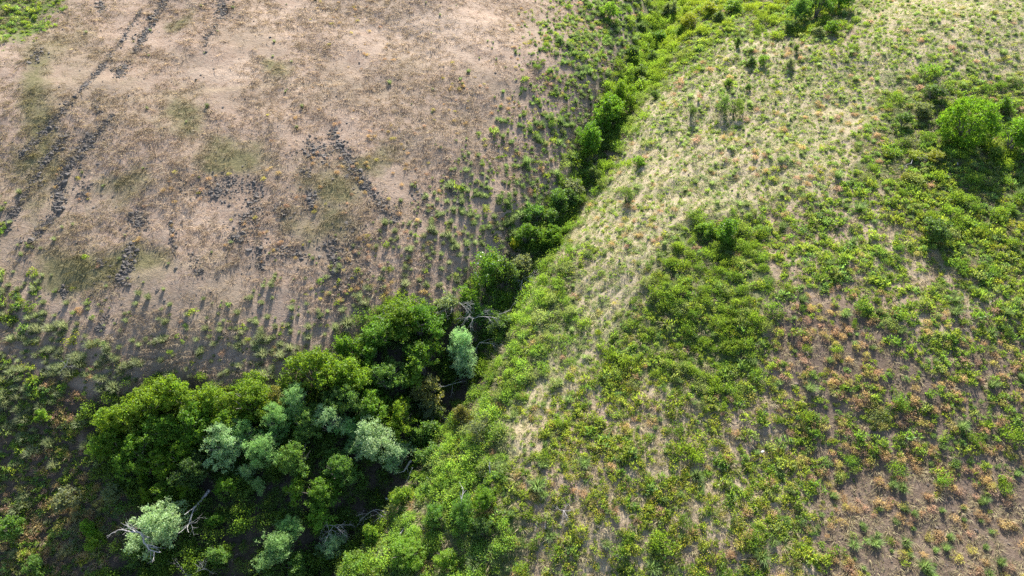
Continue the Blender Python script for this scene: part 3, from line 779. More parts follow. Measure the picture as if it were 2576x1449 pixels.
dead('fallen_log', 'grey fallen trunk lying in the shade beyond the pale willow', 'log', 526, 1234, 3, [(222, .02, 1.0, .16, 1, 3, 0)], .35, 88)
dead('broken_log', 'short white broken log on the edge of the near bank', 'log', 1034, 1160, 4, [(205, -.05, 1.0, .15, 1, 1, 0)], .6, 34)
dead('broken_log', 'thin white stick below the short broken log', 'stick', 1038, 1176, 5, [(195, -.1, 1.0, .08, 1, 1, 0)], .5, 30)
dead('snag', 'white snag standing among the bright bushes of the near bank', 'snag', 1160, 1276, 6, [(350, 1.2, 1.0, .07, 1, 3, 0)], 1.4, 44)
dead('dead_stick', 'pale crooked stick beside the wide lime bush', 'stick', 1006, 1345, 7, [(30, .1, 1.0, .08, 1, 2, 0)], .3, 44)
dead('dead_stick', 'pale stub of wood beside the lime bush under the broken log', 'stick', 970, 1254, 8, [(80, .2, 1.0, .08, 1, 1, 0)], .5, 18)
dead('dead_stick', 'thin upright white twig on the flowering slope', 'stick', 1233, 1190, 9, [(0, 1.5, 1.0, .05, 1, 2, 0)], .4, 28)
dead('dead_stick', 'slim white twig standing beside the bright bush group', 'stick', 1372, 1330, 19, [(0, 1.5, 1.0, .05, 0, 0, 0)], .3, 16)
dead('dead_shrub', 'grey dead shrub sprawled on the flowering slope', 'dead shrub', 1418, 1284, 10, [(150, .5, .6, .045, 2, 4, .05), (190, .5, .7, .045, 2, 4, .05), (240, .5, .5, .04, 2, 4, .05), (100, .5, .5, .04, 2, 3, .05), (20, .6, .5, .04, 2, 3, .05)], .2, 42)
dead('dead_shrub', 'grey dead branches arching over the green shrub by the gully', 'dead shrub', 1196, 800, 11, [(120, .7, .8, .07, 2, 5, .22), (200, .7, .8, .07, 2, 5, .22), (260, .6, .9, .07, 2, 5, .22), (60, .6, .6, .06, 2, 4, .2)], 2.0, 70)
dead('dead_shrub', 'bundle of dead grey twigs above the arching dead branches', 'dead shrub', 1150, 760, 12, [(160, .6, .8, .05, 2, 5, .15), (110, .4, .8, .05, 2, 5, .15), (220, .5, .8, .05, 2, 5, .15), (260, .4, .6, .05, 2, 4, .15)], 1.4, 66)
dead('dead_shrub', 'drooping grey dead limbs by the tall silvery willow', 'dead shrub', 1206, 862, 13, [(90, .5, .9, .06, 2, 4, .2), (70, .2, .9, .05, 2, 4, .15), (200, .2, .5, .05, 2, 4, .2)], 1.2, 62)
dead('dead_shrub', 'grey dead limbs lying across the gully above the willow', 'dead shrub', 1232, 790, 14, [(80, .3, .9, .07, 2, 4, .08), (60, .5, .6, .05, 2, 4, .08)], 1.3, 60)
dead('dead_shrub', 'bleached dead twigs under the grey green bush by the gully', 'dead shrub', 1316, 700, 15, [(90, .4, .8, .05, 2, 5, .1), (130, .4, .8, .05, 2, 5, .1), (200, .3, .8, .05, 2, 5, .15)], .9, 50)
dead('dead_shrub', 'pale dead shrub between the lime shrub and the low willow', 'dead shrub', 842, 1322, 16, [(150, .7, .8, .05, 2, 6, .2), (200, .7, .8, .05, 2, 6, .2), (100, .7, .7, .05, 2, 5, .2), (250, .6, .7, .05, 2, 5, .2)], 1.2, 52)
dead('dead_shrub', 'grey dead shrub at the edge of the shade below the lime bush', 'dead shrub', 938, 1284, 17, [(80, .4, .8, .045, 2, 5, .12), (140, .4, .8, .045, 2, 5, .12), (220, .4, .8, .045, 2, 5, .12)], .9, 50)
dead('dead_branch', 'small white branch lying on the tufted slope above the belt', 'branch', 140, 938, 18, [(80, .15, 1, .06, 2, 3, 0), (290, .2, .6, .05, 1, 3, 0)], .15, 44)
dead('dead_branch', 'grey fallen branch across the yellow green mat', 'branch', 2292, 412, 20, [(38, .15, 1.0, .08, 2, 3, 0), (265, .1, .6, .05, 1, 2, 0)], .3, 56)
dead('dead_branch', 'thin grey branch in the shadow of the great round bush', 'branch', 2410, 415, 21, [(20, .2, 1.0, .06, 1, 2, 0)], .3, 40)
dead('dead_branch', 'grey bleached branch poking from the mid slope thicket', 'branch', 1652, 760, 22, [(50, .4, 1.0, .05, 2, 3, 0)], .4, 30)
dead('dead_branch', 'tangle of grey twigs at the dark hollow under the olive shrub', 'branch', 1098, 1040, 23, [(200, .3, 1.0, .06, 2, 5, .1), (120, .3, .8, .05, 2, 4, .1)], .5, 46)
dead('dead_branch', 'grey bare branch crossing the hollow under the tall silvery willow', 'branch', 1120, 972, 24, [(60, .2, 1.0, .08, 2, 3, .02), (250, .2, .5, .05, 1, 3, 0)], .7, 46)
dead('dead_branch', 'pale twigs at the near edge of the shaded draw', 'branch', 472, 1448, 25, [(80, .3, 1.0, .06, 2, 4, .02), (300, .3, .6, .05, 2, 3, 0)], .5, 60)
dead('dead_branch', 'bare grey branch beside the pale willow towards the black shade', 'branch', 455, 1330, 26, [(60, .25, 1.0, .07, 2, 4, 0)], 1.2, 46)
dead('dead_branch', 'low dead twigs beside the dead grey shrub on the flowering slope', 'branch', 1345, 715 + 620, 27, [(30, .3, 1.0, .04, 2, 3, .05)], .2, 24)
# the bleached limbs belong to the pale willow
e, p, w = PLANT['round pale willow with bare bleached limbs sticking out']
g = np.random.default_rng(33)
def limb(px_pts, lifts, r0, depth, kids):
    pts = []
    for (u, v), lf in zip(px_pts, lifts):
        q_, _ = ground_at(u, v, lf); pts.append(q_[0] + np.array([0, 0, lf]))
    pts = np.array(pts); t_ = np.linspace(0, 1, len(pts)); tt = np.linspace(0, 1, 11)
    P = np.stack([np.interp(tt, t_, pts[:, i]) for i in range(3)], 1) + g.normal(0, .035, (11, 3))
    paths = [(P, np.linspace(r0, r0 * .35, 11))]
    for _ in range(kids):
        i = g.integers(5, 11); dd = unit(P[min(i, 10)] - P[i - 1]) + g.normal(0, .7, 3)
        branch_paths(g, P[i], dd, .8, .028, depth, 3, .45, paths)
    return paths
M_inv = None
bpy.context.view_layer.update()
inv = np.array(e.matrix_world.inverted())
for pts, lf in (([(392, 1360), (372, 1352), (352, 1338), (320, 1334), (296, 1334)], [1.6, 2.4, 3.0, 3.2, 3.2]), ([(355, 1340), (360, 1362), (378, 1384), (404, 1388)], [2.9, 2.6, 2.3, 2.2])):
    v_, f_ = tube_arrays(limb(pts, lf, .075, 1, 6), 6)
    v_ = v_ @ inv[:3, :3].T + inv[:3, 3]
    link('dead_limb', mesh_from('dead_limb', v_, f_, 4, mats=[M_DEAD], smooth=True), e)

# ------------------------------------------------------------------ ground plants: the nearest as things, the mass beyond as stuff
def gn_stuff(name, pos, rot, scl, tint, vid, variants, kind_note=None):
    n = len(pos)
    me = bpy.data.meshes.new(name); me.vertices.add(n); me.vertices.foreach_set('co', pos.astype(np.float32).ravel())
    for k, typ, dat, fld in (('rot', 'FLOAT_VECTOR', rot, 'vector'), ('scl', 'FLOAT_VECTOR', scl, 'vector'), ('tint', 'FLOAT_COLOR', np.concatenate([tint, np.ones((n, 1))], 1), 'color'), ('vid', 'INT', vid, 'value')):
        a = me.attributes.new(k, typ, 'POINT'); a.data.foreach_set(fld, np.asarray(dat, np.int32 if typ == 'INT' else np.float32).ravel())
    o = link(name, me); o['kind'] = 'stuff'
    ng = bpy.data.node_groups.new(name, 'GeometryNodeTree')
    ng.interface.new_socket('Geometry', in_out='INPUT', socket_type='NodeSocketGeometry')
    ng.interface.new_socket('Geometry', in_out='OUTPUT', socket_type='NodeSocketGeometry')
    gi, go = ng.nodes.new('NodeGroupInput'), ng.nodes.new('NodeGroupOutput')
    iop = ng.nodes.new('GeometryNodeInstanceOnPoints'); g2i = ng.nodes.new('GeometryNodeGeometryToInstance')
    for ob in variants:
        oi = ng.nodes.new('GeometryNodeObjectInfo'); oi.transform_space = 'ORIGINAL'; oi.inputs[0].default_value = ob
        ng.links.new(oi.outputs['Geometry'], g2i.inputs[0])
    iop.inputs['Pick Instance'].default_value = True
    ng.links.new(gi.outputs[0], iop.inputs['Points']); ng.links.new(g2i.outputs[0], iop.inputs['Instance'])
    for nm, typ, sock in (('vid', 'INT', 'Instance Index'), ('rot', 'FLOAT_VECTOR', 'Rotation'), ('scl', 'FLOAT_VECTOR', 'Scale')):
        na = ng.nodes.new('GeometryNodeInputNamedAttribute'); na.data_type = typ; na.inputs[0].default_value = nm
        ng.links.new(na.outputs[0], iop.inputs[sock])
    ng.links.new(iop.outputs[0], go.inputs[0])
    md = o.modifiers.new('scatter', 'NODES'); md.node_group = ng
    return o

def candidates(dens, seed):
    g = np.random.default_rng(seed)
    x0, x1, y0, y1 = -74, 78, 10, 116
    n = int((x1 - x0) * (y1 - y0) * dens)
    x, y = g.uniform(x0, x1, n), g.uniform(y0, y1, n)
    z = HG(x, y); u, v, f = project(x, y, z)
    m = (u > -330) & (u < 2906) & (v > -160) & (v < 1720)
    return x[m], y[m], g

def in_crown(u, v, k=.8):
    m = np.zeros(u.shape, bool)
    for cu, cv, rx, ry in CROWNS:
        m |= ((u - cu) / (rx * k)) ** 2 + ((v - cv) / (ry * k)) ** 2 < 1
    return m

MARKS = [(2444, 300, 'great round bush'), (2352, 574, 'flower ringed dark bush'), (1836, 580, 'bright thicket top bush'), (1720, 850, 'dense slope thicket'),
         (1418, 1284, 'grey dead shrub'), (1160, 1276, 'white snag'), (1034, 1160, 'broken white log'), (392, 1318, 'round pale willow'), (1577, 486, 'lone dark ledge shrub'),
         (1740, 272, 'single upright dark shrub'), (1836, 255, 'leafy shrub pair'), (2030, 20, 'trees topping the slope'), (1536, 30, 'lone gully tree'), (1530, 290, 'mid gully tree clump'),
         (1225, 670, 'cream blossoming bush'), (1166, 880, 'tall silvery willow'), (1020, 800, 'broad domed tree'), (785, 930, 'tall rim tree'), (432, 982, 'highest belt crown'),
         (140, 938, 'small white branch'), (2292, 410, 'fallen grey branch'), (1918, 1138, 'small white stone'), (2330, 1330, 'bare brown corner'), (2260, 900, 'bare grey patch'),
         (325, 670, 'short low stone run'), (250, 660, 'small stone heap'), (870, 400, 'middle stone run'), (1145, 490, 'gully side stone run'), (150, 430, 'long stone run'),
         (106, 1040, 'bright little shrub'), (235, 1345, 'two upright lime shrubs'), (164, 1252, 'grey dark slope shrub'), (92, 1418, 'low round shrub'), (1020, 1390, 'wide lime bush'),
         (1355, 588, 'pair of bright gully bushes'), (1474, 392, 'yellow topped gully shrub'), (1372, 1330, 'slim white twig'), (1233, 1190, 'thin upright white twig')]
def beside(u, v):
    """a mark of the place near (u, v), and how a plant lies to it"""
    mu, mv, nm = min(MARKS, key=lambda m: (m[0] - u) ** 2 + (m[1] - v) ** 2)
    dx, dy = u - mu, v - mv
    far = math.hypot(dx, dy)
    how = 'close ' if far < 90 else ('well ' if far > 240 else '')
    if abs(dx) > 1.9 * abs(dy): w = 'right of' if dx > 0 else 'left of'
    elif abs(dy) > 1.9 * abs(dx): w = 'below' if dy > 0 else 'above'
    else: w = ('lower ' if dy > 0 else 'upper ') + ('right of' if dx > 0 else 'left of')
    return how + w + ' the ' + nm, nm
def size_word(s, lo, hi): return 'small ' if s < lo else ('large ' if s > hi else '')

def scatter(name, cat, stuff_name, meshes, dens, seed, prob, size, tint, labels, group, zs=(.8, 1.2), n_ind=300, tilt=.12):
    x, y, g = candidates(dens, seed)
    q = {k: sample(a, x, y) for k, a in ZG.items()}
    q['z'] = HG(x, y); q['u'], q['v'], q['f'] = project(x, y, q['z'])
    q['x'], q['y'] = x, y
    q['n1'] = fbm(x, y, 4, seed + 100, 3); q['n2'] = fbm(x, y, 12, seed + 200, 2)
    pr = prob(q)
    keep = g.random(len(x)) < pr
    q = {k: a[keep] for k, a in q.items()}
    n = len(q['x'])
    s = size(q, g); tn = tint(q, g, n)
    sc = np.stack([s * g.uniform(.85, 1.15, n), s * g.uniform(.85, 1.15, n), s * g.uniform(zs[0], zs[1], n)], 1)
    rot = np.stack([g.normal(0, tilt, n), g.normal(0, tilt, n), g.uniform(0, 6.28, n)], 1)
    vid = g.integers(0, len(meshes), n)
    pos = np.stack([q['x'], q['y'], q['z'] - .02], 1)
    ind = np.zeros(n, bool); objs = []
    if n_ind:
        px = s / q['f']
        vis = (q['u'] > 10) & (q['u'] < 2566) & (q['v'] > 12) & (q['v'] < 1442) & ~in_crown(q['u'], q['v'])
        order = np.argsort(-np.where(vis, px, -1))[:n_ind]
        order = order[vis[order]]
        ind[order] = True
        protos = {}
        for i in order:
            k = int(vid[i])
            if k in protos:
                o = protos[k].copy(); COL.objects.link(o)
            else:
                o = link(name, meshes[k]); protos[k] = o
            o.name = name
            o.location, o.rotation_euler, o.scale = pos[i], rot[i], sc[i]
            o['tint'] = [float(c) for c in tn[i]]
            lab, gr = labels({a: float(b[i]) for a, b in q.items()}, tn[i], s[i])
            tag(o, lab, cat, gr); objs.append(o)
        variants = [protos[k] for k in sorted(protos)]
        remap = {k: j for j, k in enumerate(sorted(protos))}
        vid = np.array([remap.get(int(k), 0) for k in vid])
    else:
        variants = None
    rest = ~ind
    if variants is None:
        return pos[rest], rot[rest], sc[rest], tn[rest], vid[rest]
    gn_stuff(stuff_name, pos[rest], rot[rest], sc[rest], tn[rest], vid[rest], variants)
    print(name, n, int(ind.sum()))

def jitter(base, g, n, v=.18, h=.08):
    b = np.broadcast_to(np.asarray(base, float), (n, 3))
    return np.clip(b * g.uniform(1 - v, 1 + v, (n, 1)) * g.uniform(1 - h, 1 + h, (n, 3)), .004, .9)

def lerp(a, b, t):
    return np.asarray(a) * (1 - t[:, None]) + np.asarray(b) * t[:, None]

G = np.random.default_rng(77)
def blades(name, n, r0, h, splay, w, mat=M_BLADE, droop=.3):
    v, f, r = blade_arrays(G, n, r0, h, splay, w, droop)
    return mesh_from(name, v, f, 4, {'leaf_rand': ('FLOAT', r)}, [mat])

def forb(name, n, L, W, hr, mat=M_LEAF, flowers=0, fmat=M_FLOWER, flat=.0, k=6):
    """low leafy clump of unit width, leaves pushed out and up; optional flower heads above"""
    lobes = [(0, 0, .12, .34)] + [(.26 * np.cos(a), .26 * np.sin(a), G.uniform(.08, .3) * hr, G.uniform(.16, .26)) for a in G.uniform(0, 6.28, k)]
    v, f, r = crown_arrays(G, lobes, n, L, W, up=.45 + flat, clump=.07, per=6, spiky=.35)
    v[:, 2] *= hr / .5
    mi = np.zeros(len(f), int)
    mats = [mat]
    if flowers:
        a = G.uniform(0, 6.28, flowers); rr = .42 * np.sqrt(G.random(flowers))
        c = np.stack([rr * np.cos(a), rr * np.sin(a), hr * (1.12 - rr * .9) + G.uniform(-.02, .1, flowers)], 1)
        nr = unit(np.stack([rr * np.cos(a), rr * np.sin(a), np.full(flowers, .5)], 1) + G.normal(0, .3, (flowers, 3)))
        fv, ff, fr = leaf_quads(c, rnd_dirs(flowers, G), nr, .058, .05, G.random(flowers))
        mi = np.concatenate([mi, np.ones(len(ff), int)]); f = np.concatenate([f, ff + len(v)]); v = np.concatenate([v, fv]); r = np.concatenate([r, fr]); mats = [mat, fmat]
    return mesh_from(name, v, f, 4, {'leaf_rand': ('FLOAT', r)}, mats, mi)

# --- bunchgrass tussocks
tus = [blades('tussock', 170, .17, .72, .36, .026, droop=.30) for _ in range(5)]
def p_tus(q):
    p = .85 * q['tussock_belt'] * (.15 + 1.3 * q['n1']) + .02 * q['bare_hill'] * (q['n1'] > .52) + .20 * q['left_edge'] + .22 * q['lower_left'] + .12 * q['pale_grass'] + .05 * q['right'] + .1 * q['soil'] * (q['n1'] > .5)
    return np.clip(p * (1 - q['trees'] * .9), 0, 1)
def t_tus(q, g, n):
    c = lerp((.225, .25, .14), (.165, .235, .08), np.clip(sstep(1000, 1400, q['u']) + .35 * g.random(n), 0, 1))
    c = 1.15 * lerp(c, (.28, .35, .13), q['pale_grass'] * .8)
    return c * g.uniform(.75, 1.25, (n, 1))
def l_tus(q, c, s):
    w, nm = beside(q['u'], q['v'])
    tone = 'straw coloured' if c[0] > c[1] * 1.0 else ('pale' if c[1] > .23 else 'grey green')
    return f"{size_word(s, .8, 1.0)}{tone} grass tussock {w}", 'grass tussocks near the ' + nm
scatter('grass_tussock', 'grass tussock', 'bunchgrass', tus, 4.4, 41, p_tus, lambda q, g: g.lognormal(-.45, .32, len(q['x'])) * (1 - .35 * q['bare_hill']) * (1 - .25 * q['pale_grass']), t_tus, l_tus, None, zs=(.65, 1.05))

# --- leafy green clumps of the near slope
frb = [forb('leafy_clump', 170, .17, .065, .5, k=6) for _ in range(5)] + [forb('leafy_clump', 120, .24, .06, .55, k=5) for _ in range(3)]
def p_frb(q):
    p = q['right'] * (.38 + .75 * sstep(.38, .58, q['n1'])) * (1 - .3 * q['pale_grass']) * (1 - .5 * q['orange']) * (1 - .95 * q['soil']) * (1 - .75 * q['pink']) * (1 - .8 * q['grey_soil']) * (1 - .3 * q['bank'])
    p = p + .85 * q['lower_left'] + .30 * q['tussock_belt'] * sstep(1100, 1500, q['u']) + .05 * q['tussock_belt'] + .4 * q['green_corner'] + .6 * q['left_edge'] * (q['n1'] > .5) + .1 * q['trees']
    return np.clip(p, 0, 1)
def t_frb(q, g, n):
    c = lerp((.078, .145, .032), (.145, .19, .038), g.random(n))
    c = lerp(c, (.145, .21, .05), q['pale_grass'] * .75)
    c = lerp(c, (.13, .165, .075), (g.random(n) < .18) * .8)
    c = lerp(c, (.09, .16, .065), (g.random(n) < .15) * .8)
    c = lerp(c, (.165, .205, .045), q['flowers'] * (g.random(n) < .4) * .7)
    return 1.62 * c * g.uniform(.75, 1.2, (n, 1))
def l_frb(q, c, s):
    w, nm = beside(q['u'], q['v'])
    tone = 'pale green' if c[2] > .10 else ('yellowish green' if c[0] > .22 else 'deep green')
    return f"{size_word(s, .8, 1.0)}{tone} leafy clump {w}", 'leafy clumps near the ' + nm
scatter('leafy_clump', 'leafy plant', 'leafy_ground_plants', frb, 13.5, 42, p_frb, lambda q, g: np.clip(g.lognormal(-.88, .45, len(q['x'])), .16, 1.2) * (1 - .45 * q['pale_grass']), t_frb, l_frb, None, zs=(.8, 1.2))

# --- yellow flowering clumps
flw = [forb('flowering_clump', 120, .15, .06, .5, flowers=f_, k=5) for f_ in (7, 12, 20, 30, 9)]
def p_flw(q):
    return np.clip(.42 * q['flowers'] * (q['n1'] > .42) + .5 * q['flowers_right'] * (q['n1'] > .4) + .03 * q['right'] + .12 * q['lower_left'] * (q['n1'] > .5) + .05 * q['tussock_belt'] * (q['n1'] > .55), 0, 1)
def t_flw(q, g, n):
    return 1.4 * jitter(lerp((.12, .175, .03), (.175, .205, .03), g.random(n)), g, n, .2)
def l_flw(q, c, s):
    w, nm = beside(q['u'], q['v'])
    tone = 'lime' if c[0] > .26 else 'green'
    return f"{size_word(s, .78, .95)}{tone} yellow flowered clump {w}", 'flowering clumps near the ' + nm
scatter('flowering_clump', 'flowering plant', 'yellow_flowers', flw, 4.6, 43, p_flw, lambda q, g: g.uniform(.4, .9, len(q['x'])), t_flw, l_flw, None)

# --- orange dried clumps
org = [forb('dried_clump', 320, .085, .06, .48, k=8, mat=M_DRIED) for _ in range(5)]
def p_org(q):
    rk = q['rock'] * .35
    p = .27 * np.clip(q['orange'] + .25 * q['flowers'], 0, 1) * (.45 + sstep(.4, .6, q['n1'])) * (1 - .25 * q['soil']) + .8 * q['lower_left'] * sstep(.3, .5, q['n1']) + .02 * q['right'] + .25 * q['pink'] + .10 * q['tussock_belt'] * (q['n1'] > .5) + .5 * rk * (q['v'] > 330) * (q['n1'] > .5)
    p = p + .2 * np.maximum.reduce([blob(1200, 250, 120, 50, q['u'], q['v']), blob(910, 130, 70, 40, q['u'], q['v']), blob(900, 420, 160, 130, q['u'], q['v']) * .7, blob(940, 720, 120, 60, q['u'], q['v']), blob(860, 25, 60, 25, q['u'], q['v'])])
    return np.clip(p * (1 - q['trees'] * .95), 0, 1)
def t_org(q, g, n):
    t = g.random(n)
    c = lerp((.47, .325, .20), (.49, .40, .18), t)
    c = lerp(c, (.46, .325, .235), (g.random(n) < .3) * 1.0)
    c = lerp(c, (.46, .45, .13), (g.random(n) < .22) * .9)
    return c * g.uniform(.75, 1.15, (n, 1))
def l_org(q, c, s):
    w, nm = beside(q['u'], q['v'])
    kind = 'yellowish' if c[1] / c[0] > .77 else ('salmon' if c[2] / c[0] > .48 else 'orange')
    return f"{size_word(s, .62, .75)}{kind} dried clump {w}", 'dried clumps near the ' + nm
scatter('dried_clump', 'dried plant', 'orange_tufts', org, 4.6, 44, p_org, lambda q, g: g.uniform(.45, .95, len(q['x'])) * (1 - .35 * q['bare_hill']), t_org, l_org, None)

# --- thicket shrubs
thk = [forb('thicket_shrub', 760, .060, .042, .62, k=12) for _ in range(6)]
def p_thk(q):
    return np.clip(1.5 * q['strip'] + 1.0 * q['thicket_mid'] + .3 * q['thicket_right'] * (q['n1'] > .5) + .95 * q['bank'] + .42 * q['top_green'] + 1.0 * q['trees'] + .16 * q['tussock_belt'] * sstep(1250, 1560, q['u']) * (q['n1'] > .45) + .035 * q['right'] * (1 - q['pale_grass']), 0, 1)
def t_thk(q, g, n):
    c = lerp((.066, .128, .026), (.105, .165, .022), g.random(n))
    c = lerp(c, (.135, .22, .05), q['bank'] * .8)
    c = lerp(c, (.125, .15, .085), (g.random(n) < .15) * .7)
    c = lerp(c, (.15, .20, .022), q['top_green'] * .8)
    c = lerp(c, (.062, .112, .020), q['trees'] * .9)  # leaf tint darkened in the belt to imitate the tall trees' shade
    c = lerp(c, (.115, .175, .03), q['thicket_mid'] * (g.random(n) < .4) * .7)
    c = lerp(c, (.105, .185, .035), q['strip'] * .8)
    return (1.45 + .25 * q['bank'])[:, None] * c * g.uniform(.78, 1.2, (n, 1))
def l_thk(q, c, s):
    w, nm = beside(q['u'], q['v'])
    tone = 'greyish green' if c[2] > .095 else ('lime green' if c[0] > .17 else 'dark green')
    return f"{size_word(s, 1.35, 1.7)}{tone} bushy shrub {w}", 'bushy shrubs near the ' + nm
scatter('thicket_shrub', 'shrub', 'thicket', thk, 1.8, 45, p_thk, lambda q, g: np.clip(g.lognormal(.12, .28, len(q['x'])), .6, 1.9) * (1 + .15 * q['trees'] + .25 * q['strip']) * (1 - .2 * q['thicket_mid']), t_thk, l_thk, None, zs=(.7, 1.15))

# --- low dry grass: a mass that nobody could count
dry = [blades('dry_grass_sprig', 30, .2, .10, .36, .024, droop=.55) for _ in range(4)]
holder = []
def p_dry(q):
    return np.clip(.8 * q['left_hill'] * (.15 + 1.5 * sstep(.3, .65, q['n1'])) + .9 * q['pale_grass'] + .75 * q['right'] * (1 - .5 * q['orange']) + .25 * q['soil'] + .15 * q['lower_left'] - q['trees'] - .4 * q['trail'], 0, 1)
def t_dry(q, g, n):
    c = lerp((.33, .245, .185), (.375, .305, .225), g.random(n))
    c = lerp(c, (.17, .155, .07), np.clip(q['olive'] * .9 * q['left_hill'] + .2 * sstep(.5, .65, q['n2']) + .4 * q['left_hill'] * sstep(500, 100, q['u']), 0, 1))
    c = lerp(c, (.34, .30, .17), q['right'] * .7)
    c = lerp(c, (.41, .39, .20), q['pale_grass'] * .85)
    c = lerp(c, (.27, .34, .11), q['pale_grass'] * (g.random(n) < .55))
    c = lerp(c, (.40, .315, .235), q['bright'] * q['left_hill'] * .7)
    return c * g.uniform(.85, 1.15, (n, 1))
pos, rot, sc, tn, vid = scatter('dry_grass', '', '', dry, 8.5, 46, p_dry, lambda q, g: g.uniform(.6, 1.35, len(q['x'])), t_dry, None, None, n_ind=0, tilt=.2)
vs = []
for m_ in dry:                                            # one sprig of each kind stands among the rest as a small grass clump
    o = link('dry_grass', m_, loc=pos[len(vs)], scl=(1, 1, 1)); o['tint'] = [.4, .32, .21]; o['kind'] = 'stuff'; vs.append(o)
gn_stuff('dry_grass_cover', pos, rot, sc, tn, vid, vs)

# ------------------------------------------------------------------ stones
def stone_mesh(name, g, flat=.7, mat=M_STONE):
    import bmesh
    bm = bmesh.new()
    pts = unit(g.normal(size=(16, 3))) * g.uniform(.38, .56, (16, 1)) * np.array([1, g.uniform(.7, 1), flat])
    for p_ in pts: bm.verts.new(p_)
    bmesh.ops.convex_hull(bm, input=bm.verts)
    me = bpy.data.meshes.new(name); bm.to_mesh(me); bm.free(); me.materials.append(mat)
    return me
stones = [stone_mesh('stone', G, f_) for f_ in (.5, .6, .7, .45, .65, .55)]
su, sv_, ss = [], [], []
g = np.random.default_rng(91)
for pts, wd, n, s in STRIPES:
    pts = np.array(pts, float); L_ = np.hypot(*np.diff(pts, axis=0).T); cum = np.concatenate([[0], np.cumsum(L_)])
    n = int(n * 4.6)
    t_ = g.random(n) * cum[-1]
    t_ = t_ + np.sin(t_ / cum[-1] * 19 + n) * cum[-1] * .03       # uneven along the run
    uu = np.interp(t_, cum, pts[:, 0]) + g.normal(0, wd * .6, n) * g.choice([.6, 1.0, 2.0], n); vv = np.interp(t_, cum, pts[:, 1]) + g.normal(0, wd * .6, n)
    su.append(uu); sv_.append(vv); ss.append(s * g.lognormal(-.82, .5, n) * np.where((vv > 330) & (uu > 290), 1.02, .95))
u_, v_ = g.uniform(30, 1350, 420), g.uniform(0, 800, 420)         # strays over the bare hill
su.append(u_); sv_.append(v_); ss.append(g.lognormal(-1.6, .3, 420))
su, sv_, ss = map(np.concatenate, (su, sv_, ss)); ss = np.clip(ss, .1, .72)
sp_, st_ = ground_at(su, sv_)
order = np.argsort(-ss / st_ * ((sv_ > 8) & (su > 8)))
ST = dict(pos=sp_ - np.array([0, 0, 1]) * (ss * .04)[:, None], rot=g.uniform(-.35, .35, (len(ss), 3)) + np.stack([0 * ss, 0 * ss, g.uniform(0, 6, len(ss))], 1), vid=g.integers(0, 6, len(ss)))
big = order[:300]
SPOT = [((250, 660), 'dark stone in a small heap on open hill'), ((322, 670), 'dark stone in the short low hill run'), ((150, 470), 'dark stone in the long hill edge run'),
        ((860, 400), 'dark stone in the run through the mid hill'), ((800, 380), 'dark stone in the broken mid hill terrace'), ((640, 560), 'dark stone in the faint lower hill run'),
        ((365, 90), 'dark stone in the steep hilltop run'), ((555, 20), 'dark stone in the wide hilltop run'), ((120, 380), 'dark stone in the short slanting hill run'),
        ((1145, 490), 'dark stone in the run closest to the gully'), ((960, 520), 'dark stone in the slanting run towards the gully'), ((600, 460), 'dark stone in the scattered olive patch row')]
for i in big:
    o = link('basalt_stone', stones[ST['vid'][i]], loc=ST['pos'][i], rot=ST['rot'][i], scl=(ss[i],) * 3)
    run = min(SPOT, key=lambda s_: (s_[0][0] - su[i]) ** 2 + (s_[0][1] - sv_[i]) ** 2)
    du, dv = su[i] - run[0][0], sv_[i] - run[0][1]
    end = ('lower end' if dv > 28 else ('upper end' if dv < -28 else 'middle')) if abs(dv) >= abs(du) * .6 else ('left side' if du < 0 else 'right side')
    lab = run[1].replace('dark stone', size_word(ss[i], .34, .5) + 'dark stone') + ', ' + end
    tag(o, lab, 'stone', 'stones ' + run[1][len('dark stone '):])
rest = np.setdiff1d(np.arange(len(ss)), big)
proto = {}
for i in big: proto.setdefault(int(ST['vid'][i]), None)
vobs = [next(o for o in COL.objects if o.data == stones[k] and o.name.startswith('basalt_stone')) for k in sorted(proto)]
gn_stuff('stone_rubble', ST['pos'][rest], ST['rot'][rest], np.repeat(ss[rest][:, None], 3, 1), np.full((len(rest), 3), .08), ST['vid'][rest] % len(vobs), vobs)
M_CLOD = plain_mat('soil_clods', (.075, .058, .046), (.17, .135, .105), 5, .95, .6)
cx_, cy_, g = candidates(3.0, 97)
qs = {k: sample(ZG[k], cx_, cy_) for k in ('soil', 'grey_soil', 'orange', 'lower_left', 'right', 'tussock_belt', 'bare_hill', 'trees')}
m_ = g.random(len(cx_)) < np.clip(.9 * qs['soil'] + .8 * qs['grey_soil'] + .5 * qs['orange'] + .5 * qs['lower_left'] + .12 * qs['right'] + .3 * qs['tussock_belt'] + .03 * qs['bare_hill'] + .3 * qs['trees'], 0, 1)
cx_, cy_ = cx_[m_], cy_[m_]; n_ = len(cx_)
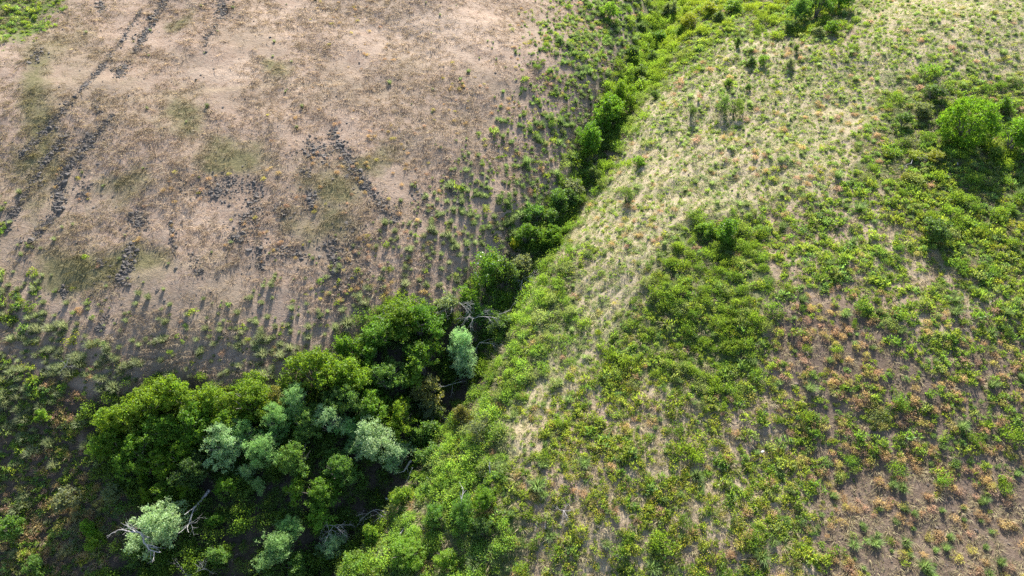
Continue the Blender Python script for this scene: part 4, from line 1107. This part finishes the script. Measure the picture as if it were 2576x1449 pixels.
clod_meshes = [stone_mesh('clod', G, f_, M_CLOD) for f_ in (.5, .7, .4)]
clods = []
for k_, me_ in enumerate(clod_meshes):
    o = link('soil_clod', me_, loc=(cx_[k_], cy_[k_], float(HG(cx_[k_], cy_[k_]))), scl=(.14, .14, .14)); o['kind'] = 'stuff'; clods.append(o)
cs_ = g.lognormal(-2.05, .4, n_)[:, None] * g.uniform(.7, 1.3, (n_, 3))
gn_stuff('soil_clods', np.stack([cx_, cy_, HG(cx_, cy_)], 1), g.uniform(-.5, .5, (n_, 3)) + np.stack([0 * cx_, 0 * cx_, g.uniform(0, 6, n_)], 1), cs_, np.full((n_, 3), .1), g.integers(0, 3, n_), clods)
p_, _ = ground_at(1918, 1138, .2)
tag(link('pale_stone', stone_mesh('pale_stone', G, .5, M_PALE), loc=p_[0] + np.array([0, 0, .3]), rot=(.2, .3, .6), scl=(.4, .18, .2)), 'small white stone lying among the yellow flowering clumps', 'stone')
ORD = 'closest,second closest,third closest,fourth closest,fifth closest,sixth closest,seventh closest,eighth closest,ninth closest,tenth closest,eleventh closest,twelfth closest,thirteenth closest,fourteenth closest,fifteenth closest,sixteenth closest,seventeenth closest,eighteenth closest,nineteenth closest,twentieth closest'.split(',')
same = {}
for o in list(COL.objects):
    if o.get('group'): same.setdefault(o['label'], []).append(o)
for lab_, os_ in same.items():
    if len(os_) < 2: continue
    mk = next((m for m in MARKS if lab_.endswith(m[2])), None)
    def key(o):
        u, v, _ = project(*(np.array([c]) for c in o.location))
        return float(np.hypot(u[0] - mk[0], v[0] - mk[1])) if mk else float(v[0])
    for k_, o in enumerate(sorted(os_, key=key)):
        n_ = len(os_)
        if k_ >= 20 and n_ - 1 - k_ < 20:
            o['label'] = lab_ + ', ' + ORD[n_ - 1 - k_].replace('closest', 'farthest' if mk else 'lowest')
        if k_ < len(ORD): o['label'] = lab_ + ', ' + (ORD[k_] if mk else (ORD[k_].replace('closest', 'highest')))
print('done', sum(len(o.data.polygons) for o in S.objects if o.type == 'MESH'))
